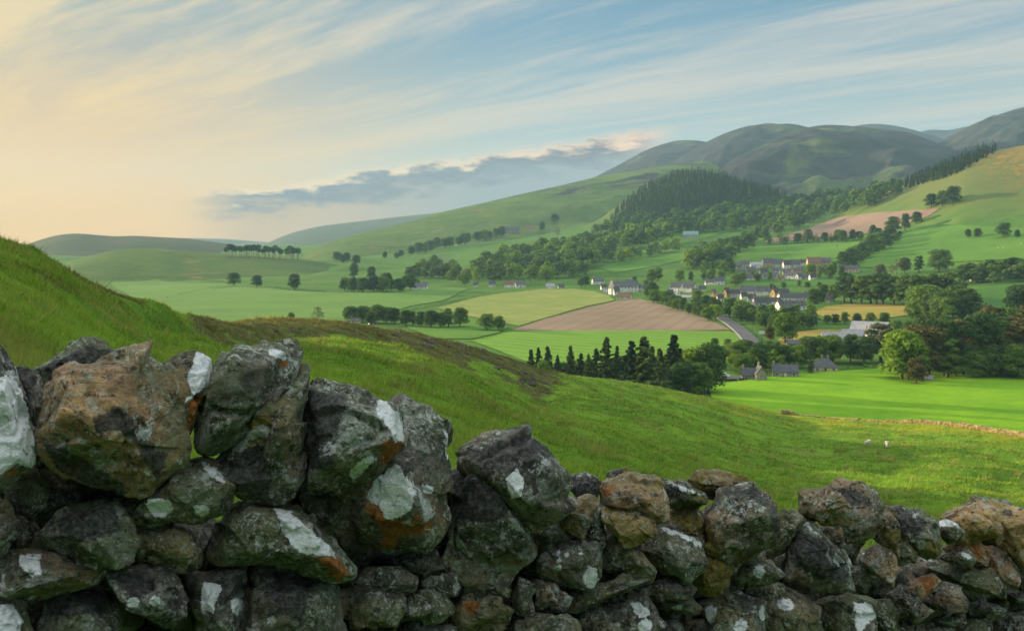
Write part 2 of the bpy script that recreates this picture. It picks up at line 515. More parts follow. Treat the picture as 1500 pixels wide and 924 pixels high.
# ------------------------------------------------------------------ terrain: materials
def grass_material(name, c_lo, c_hi, c_dry, nscale, drya=0.62, dryb=0.8, moor=False, fine=True, bumpd=1.0, stripes=False):
    m = NT(name)
    p = m.pos()
    a = m.noise(p, 0.012 * nscale, 5, 0.6)
    b = m.noise(p, 0.09 * nscale, 5, 0.65, 0.5)
    c = m.noise(p, 0.9 * nscale, 4, 0.7)
    t = m.math('ADD', m.math('MULTIPLY', a, 0.5), m.math('ADD', m.math('MULTIPLY', b, 0.3), m.math('MULTIPLY', c, 0.2)))
    col = m.mix(m.ramp(t, 0.36, 0.62), c_lo, c_hi)
    col = m.mix(m.ramp(m.noise(m.map(p, loc=(40, 10, 0)), 0.03 * nscale, 6, 0.65, 0.4), drya, dryb), col, c_dry)
    if stripes:
        w = m.node('ShaderNodeTexWave', {'Vector': p, 'Scale': 0.035, 'Distortion': 1.2, 'Detail': 2.0, 'Detail Scale': 0.4}, wave_type='BANDS', bands_direction='DIAGONAL')
        col = m.mix(m.math('MULTIPLY', m.ramp(w.outputs['Fac'], 0.55, 0.9), 0.55), col, tuple(x * 1.25 for x in c_hi))
    if moor:
        hv = m.attr('cover')
        nn = m.noise(m.map(p, scale=(1, 1, 2.0)), 0.004, 6, 0.68, 0.6)
        f = m.ramp(m.math('ADD', hv, m.math('MULTIPLY', m.math('SUBTRACT', nn, 0.5), 1.6)), 0.40, 0.60)
        hc = m.mix(m.ramp(m.noise(p, 0.012, 5, 0.6), 0.4, 0.6), (0.016, 0.026, 0.030), (0.036, 0.038, 0.034))
        col = m.mix(f, col, hc)
    m.base(col)
    h = m.noise(p, 0.5 * nscale, 6, 0.75)
    m.normal(m.bump(h, 0.6, bumpd))
    m.b.inputs['Roughness'].default_value = 1.0
    m.b.inputs['Specular IOR Level'].default_value = 0.1
    return m.m


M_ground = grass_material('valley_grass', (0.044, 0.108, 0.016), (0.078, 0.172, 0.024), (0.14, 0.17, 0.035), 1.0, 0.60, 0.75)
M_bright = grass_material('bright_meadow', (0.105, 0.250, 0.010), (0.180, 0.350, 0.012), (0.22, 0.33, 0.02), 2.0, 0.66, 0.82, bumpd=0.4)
M_green = grass_material('hill_grass', (0.046, 0.095, 0.020), (0.086, 0.145, 0.028), (0.17, 0.15, 0.05), 0.6, 0.55, 0.72, moor=True, bumpd=3)
M_moor = grass_material('moor_grass', (0.046, 0.080, 0.026), (0.080, 0.118, 0.034), (0.12, 0.10, 0.05), 0.5, 0.5, 0.7, moor=True, bumpd=6)
M_far = grass_material('far_hill_grass', (0.042, 0.062, 0.024), (0.062, 0.080, 0.032), (0.08, 0.07, 0.04), 0.4, 0.5, 0.7, bumpd=4)


def pasture_mat():
    m = NT('hill_pasture')
    p = m.pos()
    sp = m.node('ShaderNodeSeparateXYZ', {0: p}).outputs
    a = m.noise(p, 0.02, 5, 0.6); b = m.noise(m.map(p, scale=(1, 1, 6)), 0.035, 5, 0.7, 0.4)
    col = m.mix(m.ramp(a, 0.35, 0.65), (0.060, 0.135, 0.020), (0.100, 0.185, 0.028))
    hi = m.ramp(m.math('ADD', sp[2], m.math('MULTIPLY', m.math('SUBTRACT', a, 0.5), 90.0)), 60, 150)
    dry = m.mix(b, (0.088, 0.122, 0.032), (0.130, 0.130, 0.042))
    col = m.mix(m.math('MULTIPLY', hi, 0.85), col, dry)
    g = m.noise(p, 0.10, 7, 0.75, 0.6)
    g2 = m.ramp(m.math('ADD', sp[2], m.math('MULTIPLY', m.math('SUBTRACT', b, 0.5), 60.0)), 122, 150)
    gx = m.ramp(m.math('ADD', sp[0], m.math('MULTIPLY', m.math('SUBTRACT', b, 0.5), 260.0)), 690, 790)
    gg = m.math('MULTIPLY', m.math('MULTIPLY', m.ramp(g, 0.50, 0.56), g2), gx)
    col = m.mix(m.math('MULTIPLY', gg, 0.8), col, (0.34, 0.15, 0.03))
    m.base(col)
    m.normal(m.bump(m.noise(p, 0.3, 6, 0.75), 0.7, 1.2))
    m.b.inputs['Specular IOR Level'].default_value = 0.1
    return m.m


M_past = pasture_mat()


def near_mat():
    m = NT('hillside_turf')
    p = m.pos()
    a = m.noise(p, 0.06, 5, 0.6, 0.3)
    b = m.noise(p, 0.55, 5, 0.7, 0.4)
    c = m.noise(p, 4.0, 4, 0.75)
    t = m.math('ADD', m.math('MULTIPLY', a, 0.35), m.math('ADD', m.math('MULTIPLY', b, 0.35), m.math('MULTIPLY', c, 0.3)))
    col = m.mix(m.ramp(t, 0.38, 0.60), (0.055, 0.135, 0.012), (0.150, 0.290, 0.020))
    dr = m.noise(m.map(p, loc=(9, 3, 0)), 0.22, 7, 0.7, 0.6)
    col = m.mix(m.ramp(dr, 0.52, 0.70), col, (0.17, 0.20, 0.045))
    br = m.noise(m.map(p, loc=(-9, 33, 0)), 0.35, 7, 0.75, 0.8)
    k = m.attr('cover')
    f = m.ramp(m.math('ADD', k, m.math('MULTIPLY', m.math('SUBTRACT', br, 0.5), 2.2)), 0.42, 0.72)
    rk = m.mix(m.ramp(m.noise(p, 1.1, 6, 0.7), 0.42, 0.6), (0.050, 0.055, 0.018), (0.120, 0.090, 0.045))
    col = m.mix(m.math('MULTIPLY', f, 0.85), col, rk)
    yl = m.math('MULTIPLY', m.attr('yellow'), m.ramp(m.noise(p, 0.9, 5, 0.7), 0.45, 0.6))
    col = m.mix(yl, col, (0.34, 0.30, 0.02))  # sunlit strips painted yellow into the turf colour
    m.base(col)
    n = m.math('ADD', m.noise(p, 2.5, 6, 0.8), m.math('MULTIPLY', m.noise(p, 14.0, 4, 0.8), 0.4))
    m.normal(m.bump(n, 0.9, 0.22))
    m.b.inputs['Roughness'].default_value = 1.0
    m.b.inputs['Specular IOR Level'].default_value = 0.1
    return m.m


M_near = near_mat()

# ------------------------------------------------------------------ terrain: meshes
def polar_sheet(name, azs, Ds, zf, mat, cull=None, attrs=None):
    A, DD = np.meshgrid(azs, Ds, indexing='ij')
    x = (np.sin(A) * DD).ravel(); y = (np.cos(A) * DD).ravel()
    z = zf(x, y)
    Fc = grid_faces(len(azs), len(Ds))
    if cull is not None:
        keep = cull(x, y, z)
        if not keep.any():
            print('EMPTY', name, np.degrees(azs[0]), Ds[0]); return None
        Fc = Fc[keep[Fc].any(1)]
        used = np.zeros(len(x), bool); used[Fc.ravel()] = True
        idx = np.cumsum(used) - 1
        x, y, z, Fc = x[used], y[used], z[used], idx[Fc]
    at = attrs(x, y, z) if attrs else None
    me = mesh_np(name, np.stack([x, y, z], 1), Fc, mat, smooth=True, attrs=at)
    return me


Ds = np.exp(np.linspace(math.log(120), math.log(9300), 380))
front = np.radians(np.concatenate([np.arange(-60, -30, 1.0), np.arange(-30, 30, 0.12), np.arange(30, 60.1, 1.0)]))
ring = np.radians(np.concatenate([np.arange(-180, -60, 4.0)]))
azs = np.concatenate([ring, front, np.radians(np.arange(64, 180.1, 4.0))])
# close the disc under the viewer too
Dg = np.concatenate([[1, 40], Ds])
g = bpy.data.objects.new('ground', polar_sheet('ground', azs, Dg, lambda x, y: np.where(np.hypot(x, y) < 130, -2.0, z_ground(x, y)), M_ground))
props(link(g), 'green valley floor of meadows and pasture behind the hillside', 'ground', kind='structure')

HM = {'far': M_far, 'moor': M_moor, 'green': M_green, 'pasture': M_past}
HLAB = ['faint misty ridge on the far left horizon', 'pale hill half lost in cloud left of the long green ridge', 'distant brown hill on the left skyline',
        'blue rounded hill behind the dark central mountain', 'faintest blue hill in the gap beside the right mountain', 'dark blue mountain at the right end of the skyline',
        'rounded brown hill at the left end of the mountains', 'tall mountain behind the sunlit spur', 'dark heather mountain in the middle of the range',
        'long green ridge rising from the misty valley to the mountains', 'low hill covered by the dark plantation', 'pasture hill with orange gorse on the right',
        'smooth green hill beyond the left fields']
for h, lab in zip(HILLS, HLAB):
    a0, a1 = h.a0 - R(4), h.a1 + R(4)
    aa = np.arange(a0, a1, R(0.075))
    Dmin, Dmax = h.D.min() * h.foot * 0.98, h.D.max() + h.back * 0.8
    dd = np.linspace(Dmin, Dmax, 230)
    others = [o for o in HILLS if o is not h]

    def cull(x, y, z, h=h, others=others):
        zz = z_ground(x, y) - 6
        for o in others: zz = np.maximum(zz, o.height(x, y) - 40)
        return z > zz

    def att(x, y, z, h=h):
        hi = sstep(90, 330, z)
        if h.cover == 'moor':
            c = 0.40 + 0.28 * hi
        elif h.cover == 'green':
            c = sstep(60, 260, z) * 0.48
        else: c = np.zeros_like(z)
        return {'cover': c}
    hm = polar_sheet('hill', aa, dd, h.height, HM[h.cover], cull, att)
    if hm is None: continue
    o = bpy.data.objects.new('hill', hm)
    props(link(o), lab, 'hill', kind='structure')

# near hillside
an = np.radians(np.concatenate([np.arange(-180, -60, 2.0), np.arange(-60, -28, 0.5), np.arange(-28, 28, 0.09), np.arange(28, 60, 0.5), np.arange(60, 180.1, 2.0)]))
dn = np.concatenate([[0.02, 1.0, 2.0, 3.0], np.exp(np.linspace(math.log(4), math.log(400), 420))])


def near_att(x, y, z=None):
    az = np.degrees(np.arctan2(x, y)); D = np.hypot(x, y)
    s = D / np.interp(az, _daz, _dD)
    n = fbm(x / 9, y / 9, oct=3, seed=77) * 0.18
    kn = sstep(-19, -16.5, az) * sstep(4.5, 1.5, az) * sstep(0.66, 0.80, s + n)
    kl = sstep(-16, -20, az) * sstep(0.70, 1.0, s + n) * 0.75
    lump = sstep(0.25, 0.6, fbm(x / 5, y / 5, oct=3, seed=78)) * 0.45
    yellow = sstep(6, 14, az) * sstep(0.84, 0.97, s + n) * 0.9  # yellow sunlit strips along brow, slope and knoll edge, put into the grass colour
    yellow = np.maximum(yellow, np.exp(-((az - 0.3) / 2.2) ** 2 - ((s - 0.42 - n * 0.3) / 0.035) ** 2) * 1.0)
    yellow = np.maximum(yellow, sstep(-17.5, -15, az) * sstep(-8, -13, az) * sstep(0.95, 0.99, s) * 0.6)
    return {'cover': np.maximum(np.maximum(0.85 * kn, kl), lump), 'yellow': yellow}


hs = bpy.data.objects.new('hillside', polar_sheet('hillside', an, dn, z_near, M_near, lambda x, y, z: z > -13.9, near_att))
props(link(hs), 'grassy hillside falling away behind the dry stone wall', 'hillside', kind='structure')

# ------------------------------------------------------------------ haze
hb = NT('haze_air', surface=False)
vol = hb.node('ShaderNodeVolumePrincipled', {'Color': (0.42, 0.70, 1.0), 'Density': 5.6e-5, 'Anisotropy': 0.0})
hb.l.new(vol.outputs[0], hb.out.inputs['Volume'])
bm = bmesh.new()
bmesh.ops.create_cube(bm, size=1.0)
me = bpy.data.meshes.new('haze'); 
bmesh.ops.scale(bm, vec=(20000, 20000, 760 + 16), verts=bm.verts)
bmesh.ops.translate(bm, vec=(0, 0, (760 - 16) / 2), verts=bm.verts)
bm.to_mesh(me); bm.free(); me.materials.append(hb.m)
hz = bpy.data.objects.new('haze', me)
props(link(hz), 'pale evening haze filling the valley air', 'haze', kind='stuff')
# ------------------------------------------------------------------ the dry stone wall
def stone_mat():
    m = NT('weathered_stone')
    o = m.obj()
    # object coordinates are metres from the stone's centre; shift by a per-stone value
    sh = m.attr('shift', 'OBJECT', 'Vector')
    p = m.node('ShaderNodeVectorMath', {0: o, 1: sh}, operation='ADD').outputs[0]
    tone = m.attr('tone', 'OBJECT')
    moss = m.attr('moss', 'OBJECT')
    a = m.noise(p, 5.0, 5, 0.62, 0.4)
    b = m.noise(p, 17.0, 6, 0.70, 0.3)
    c = m.noise(p, 70.0, 5, 0.75)
    t = m.math('ADD', tone, m.math('MULTIPLY', m.math('SUBTRACT', a, 0.5), 1.3))
    dark = m.mix(m.ramp(b, 0.38, 0.62), (0.036, 0.040, 0.032), (0.128, 0.130, 0.104))
    tan = m.mix(m.ramp(b, 0.35, 0.65), (0.160, 0.105, 0.058), (0.380, 0.245, 0.135))
    col = m.mix(m.ramp(t, 0.30, 0.80), dark, tan)
    gold = m.mix(m.ramp(b, 0.35, 0.65), (0.300, 0.185, 0.070), (0.560, 0.370, 0.160))  # golden colour for the stones with the highest tone
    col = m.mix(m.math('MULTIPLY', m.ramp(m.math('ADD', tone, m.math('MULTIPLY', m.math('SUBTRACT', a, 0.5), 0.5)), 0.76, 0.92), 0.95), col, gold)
    # teal-grey crust in irregular sheets
    cr = m.noise(m.map(p, loc=(3, 1, 7)), 8.0, 7, 0.74, 0.5)
    crc = m.mix(m.ramp(c, 0.35, 0.65), (0.130, 0.160, 0.138), (0.290, 0.335, 0.300))
    col = m.mix(m.math('MULTIPLY', m.math('MULTIPLY', m.ramp(cr, 0.52, 0.60), m.ramp(tone, 1.0, 0.72)), 0.75), col, crc)
    # green algae film
    gr = m.noise(m.map(p, loc=(13, 4, 2)), 4.2, 5, 0.6)
    col = m.mix(m.math('MULTIPLY', m.ramp(m.math('ADD', gr, m.math('MULTIPLY', moss, 0.22)), 0.52, 0.72), 0.55), col, (0.100, 0.125, 0.045))
    # black speckle
    bk = m.noise(m.map(p, loc=(1, 14, 5)), 13.0, 8, 0.78, 0.3)
    col = m.mix(m.math('MULTIPLY', m.ramp(m.math('SUBTRACT', bk, m.math('MULTIPLY', m.ramp(tone, 0.7, 1.0), 0.07)), 0.54, 0.60), 0.85), col, (0.012, 0.012, 0.012))
    mt = m.noise(m.map(p, loc=(7, 3, 9)), 60.0, 6, 0.8, 0.2)
    mreg = m.ramp(m.noise(m.map(p, loc=(17, 3, 9)), 7.0, 4, 0.6), 0.42, 0.60)
    col = m.mix(m.math('MULTIPLY', m.math('MULTIPLY', m.ramp(mt, 0.52, 0.58), mreg), 0.9), col, (0.36, 0.42, 0.38))
    mt2 = m.noise(m.map(p, loc=(27, 13, 9)), 38.0, 7, 0.8, 0.2)
    col = m.mix(m.math('MULTIPLY', m.ramp(mt2, 0.55, 0.61), 0.85), col, (0.010, 0.011, 0.011))
    # small round pale lichens
    wv = m.node('ShaderNodeVectorMath', {0: p, 1: m.node('ShaderNodeVectorMath', {0: m.noise(p, 40.0, 3, 0.6, col=True), 1: (0.06, 0.06, 0.06)}, operation='MULTIPLY').outputs[0]}, operation='ADD').outputs[0]
    v1 = m.vor(wv, 16.0)
    pres = m.ramp(m.noise(m.map(p, loc=(21, 2, 5)), 5.0, 3, 0.5), 0.56, 0.66)
    sp = m.math('MULTIPLY', m.ramp(v1, 0.30, 0.24), pres)
    col = m.mix(m.math('MULTIPLY', sp, 0.85), col, m.mix(m.ramp(c, 0.3, 0.7), (0.22, 0.26, 0.23), (0.42, 0.47, 0.44)))
    v2 = m.vor(m.map(wv, loc=(5, 5, 5)), 48.0)
    pres2 = m.ramp(m.noise(m.map(p, loc=(2, 22, 5)), 7.0, 3, 0.5), 0.46, 0.58)
    sp2 = m.math('MULTIPLY', m.ramp(v2, 0.30, 0.22), pres2)
    col = m.mix(m.math('MULTIPLY', sp2, 0.75), col, (0.30, 0.33, 0.29))
    # painted-on patches that the photograph shows: white crust, orange crust, moss
    en = m.math('ADD', m.math('MULTIPLY', m.math('SUBTRACT', m.noise(p, 13.0, 9, 0.75, 0.4), 0.5), 1.3), m.math('MULTIPLY', m.math('SUBTRACT', m.noise(p, 75.0, 5, 0.8), 0.5), 0.55))
    w = m.ramp(m.math('ADD', m.attr('white'), en), 0.48, 0.545)
    og = m.ramp(m.math('ADD', m.attr('orange'), m.math('MULTIPLY', en, 1.1)), 0.44, 0.62)
    ms = m.ramp(m.math('ADD', m.attr('mossy'), m.math('MULTIPLY', en, 1.1)), 0.40, 0.62)
    bk2 = m.ramp(m.math('ADD', m.attr('black'), m.math('MULTIPLY', en, 1.2)), 0.42, 0.62)
    col = m.mix(m.math('MULTIPLY', bk2, 0.9), col, m.mix(m.ramp(c, 0.4, 0.7), (0.012, 0.013, 0.013), (0.10, 0.11, 0.105)))
    col = m.mix(m.math('MULTIPLY', ms, 0.85), col, m.mix(m.ramp(c, 0.35, 0.65), (0.070, 0.055, 0.008), (0.20, 0.17, 0.03)))
    col = m.mix(m.math('MULTIPLY', og, 0.9), col, m.mix(m.ramp(c, 0.35, 0.7), (0.17, 0.060, 0.012), (0.38, 0.15, 0.03)))
    wild = m.ramp(m.noise(m.map(p, loc=(31, 7, 15)), 6.5, 9, 0.72, 0.5), 0.615, 0.635)
    col = m.mix(m.math('MULTIPLY', wild, 0.85), col, m.mix(m.ramp(c, 0.3, 0.7), (0.26, 0.30, 0.29), (0.50, 0.56, 0.54)))
    wc = m.mix(m.ramp(c, 0.25, 0.55), (0.36, 0.41, 0.41), (0.66, 0.72, 0.73))
    wc = m.mix(m.math('MULTIPLY', m.ramp(m.noise(p, 45.0, 5, 0.7), 0.58, 0.66), 0.7), wc, (0.17, 0.18, 0.15))
    col = m.mix(w, col, wc)
    m.base(col)
    h = m.math('ADD', m.math('MULTIPLY', m.noise(p, 20.0, 5, 0.6), 0.30), m.math('ADD', m.math('MULTIPLY', c, 0.42), m.math('MULTIPLY', m.noise(p, 210.0, 3, 0.7), 0.20)))
    h = m.math('ADD', h, m.math('ADD', m.math('MULTIPLY', m.math('ADD', sp, sp2), 0.05), m.math('MULTIPLY', w, 0.10)))
    cr2 = m.math('MULTIPLY', m.ramp(m.vor(m.map(p, scale=(1, 1, 2.2)), 6.0, 'DISTANCE_TO_EDGE'), 0.0, 0.02), 0.06)
    h = m.math('ADD', h, cr2)
    m.normal(m.bump(h, 0.95, 0.022))
    m.b.inputs['Roughness'].default_value = 0.82
    m.b.inputs['Specular IOR Level'].default_value = 0.35
    return m.m


M_stone = stone_mat()

# wall face: a straight run receding to the right
WA = np.array([-1.07, 2.09]); WB = np.array([1.97, 3.93])
WT = (WB - WA) / np.linalg.norm(WB - WA)
WN = np.array([WT[1], -WT[0]])            # towards the viewer


def on_wall(u, v, back=0.0):
    dx, dy, dz = ray(u, v)
    o = WA - WN * back
    t = (o @ WN) / (dx * WN[0] + dy * WN[1])
    return np.array([dx * t, dy * t, CAMZ + dz * t])


def icosphere(level):
    b = bmesh.new(); bmesh.ops.create_icosphere(b, subdivisions=level, radius=1.0)
    V = np.array([v.co[:] for v in b.verts]); Fc = np.array([[v.index for v in f.verts] for f in b.faces]); b.free()
    V /= np.linalg.norm(V, axis=1)[:, None]
    return V, Fc


ICO = {k: icosphere(k) for k in (3, 4, 5, 6, 7)}


def hull_planes(P):
    b = bmesh.new()
    for p in P: b.verts.new(p)
    bmesh.ops.convex_hull(b, input=b.verts)
    N, D = [], []
    b.normal_update()
    for f in b.faces:
        n = np.array(f.normal[:]); d = float(n @ np.array(f.verts[0].co[:]))
        if d < 0: n, d = -n, -d
        if f.calc_area() > 1e-9: N.append(n); D.append(max(d, 1e-4))
    b.free()
    return np.array(N), np.array(D)


def rock_points(P, level, sharp, seed, amp=1.0, cuts=3, rng=None):
    """rounded polyhedron around the origin from the hull of P, chipped and roughened"""
    P = np.asarray(P, float)
    N, Dp = hull_planes(P)
    ext = np.abs(P).max(0)
    # random chips off the corners
    for _ in range(cuts):
        n = rng.normal(size=3); n /= np.linalg.norm(n)
        if abs(n[2]) < 0.25 or n[2] < 0: n[2] = abs(n[2]) + 0.3; n /= np.linalg.norm(n)
        s = (P @ n).max()
        N = np.vstack([N, n]); Dp = np.append(Dp, s * rng.uniform(0.80, 0.93))
    V, Fc = ICO[level]
    dirs = V * ext[None, :]
    dirs /= np.linalg.norm(dirs, axis=1)[:, None]
    # warp directions a little so that facets are not perfectly flat
    q = dirs * 1.3
    A = np.maximum(dirs @ N.T, 0) / Dp[None, :]
    r = (A ** sharp).sum(1) ** (-1.0 / sharp)
    r = r * (1 + 0.02 * 40 / sharp)
    p = dirs * r[:, None]
    size = float(ext.mean())
    off = seed * 3.17
    n1 = fbm(p[:, 0] / size * 1.1 + off, p[:, 1] / size * 1.1, p[:, 2] / size * 1.1, oct=3, seed=seed)
    n2 = fbm(p[:, 0] / 0.045 + off, p[:, 1] / 0.045, p[:, 2] / 0.045, oct=4, seed=seed + 3, gain=0.55)
    rid = np.abs(fbm(p[:, 0] / 0.11, p[:, 1] / 0.07 + off, p[:, 2] / 0.11, oct=3, seed=seed + 9))
    # broken, stepped surface: terraces of the low noise
    st = n1 * 3.0; st = (np.floor(st) + sstep(0.25, 0.75, st - np.floor(st))) / 3.0
    # fracture facets: random cells, each with its own offset and tilt
    fr = 0
    for kc, ao, at_, bl in ((9, 0.020, 0.17, 0.006), (30, 0.011, 0.15, 0.004), (110, 0.005, 0.12, 0.003)):
        sd_ = dirs[rng.integers(len(dirs), size=kc)]
        sp_ = sd_ * ext * 0.9
        dd_ = np.linalg.norm(p[:, None, :] - sp_[None], axis=2)
        wgt = np.exp(-(dd_ - dd_.min(1, keepdims=True)) / (size * bl * 2))
        wgt /= wgt.sum(1, keepdims=True)
        off_ = rng.uniform(-1, 1, kc) * ao * size
        til = rng.normal(size=(kc, 3)) * at_
        fr = fr + (wgt * (off_[None] + ((p[:, None, :] - sp_[None]) * til[None]).sum(2) * 0.6)).sum(1)
    p = p + dirs * fr[:, None] * amp
    d = size * (0.018 * n1 + 0.010 * st) * amp + 0.0040 * n2 * amp - 0.0 * rid
    p = p + dirs * d[:, None]
    return p, Fc


def poly_sd(px_, py_, poly):
    """signed distance in pixels, positive inside"""
    poly = np.asarray(poly, float); n = len(poly)
    d = np.full(px_.shape, 1e9); ins = np.zeros(px_.shape, bool)
    for i in range(n):
        a, b = poly[i], poly[(i + 1) % n]
        e = b - a; wx, wy = px_ - a[0], py_ - a[1]
        t = np.clip((wx * e[0] + wy * e[1]) / (e @ e + 1e-9), 0, 1)
        d = np.minimum(d, np.hypot(wx - e[0] * t, wy - e[1] * t))
        c = ((a[1] > py_) != (b[1] > py_)) & (px_ < (b[0] - a[0]) * (py_ - a[1]) / (b[1] - a[1] + 1e-12) + a[0])
        ins ^= c
    return np.where(ins, d, -d)


def blob(x, y, r, r2=None, rot=0):
    r2 = r2 or r
    return [(x + r * math.cos(a) * math.cos(rot) - r2 * math.sin(a) * math.sin(rot), y + r * math.cos(a) * math.sin(rot) + r2 * math.sin(a) * math.cos(rot))
            for a in np.linspace(0, 2 * PI, 12, endpoint=False)]


K = {1: (0, 480, 2.08), 2: (370, 480, 2.08), 3: (740, 600, 2.8525), 4: (1100, 600, 2.8525), 0: (0, 0, 1.0)}


def cpx(k, pts):
    ox, oy, s = K[k]
    return [(ox + x / s, oy + y / s) for x, y in pts]


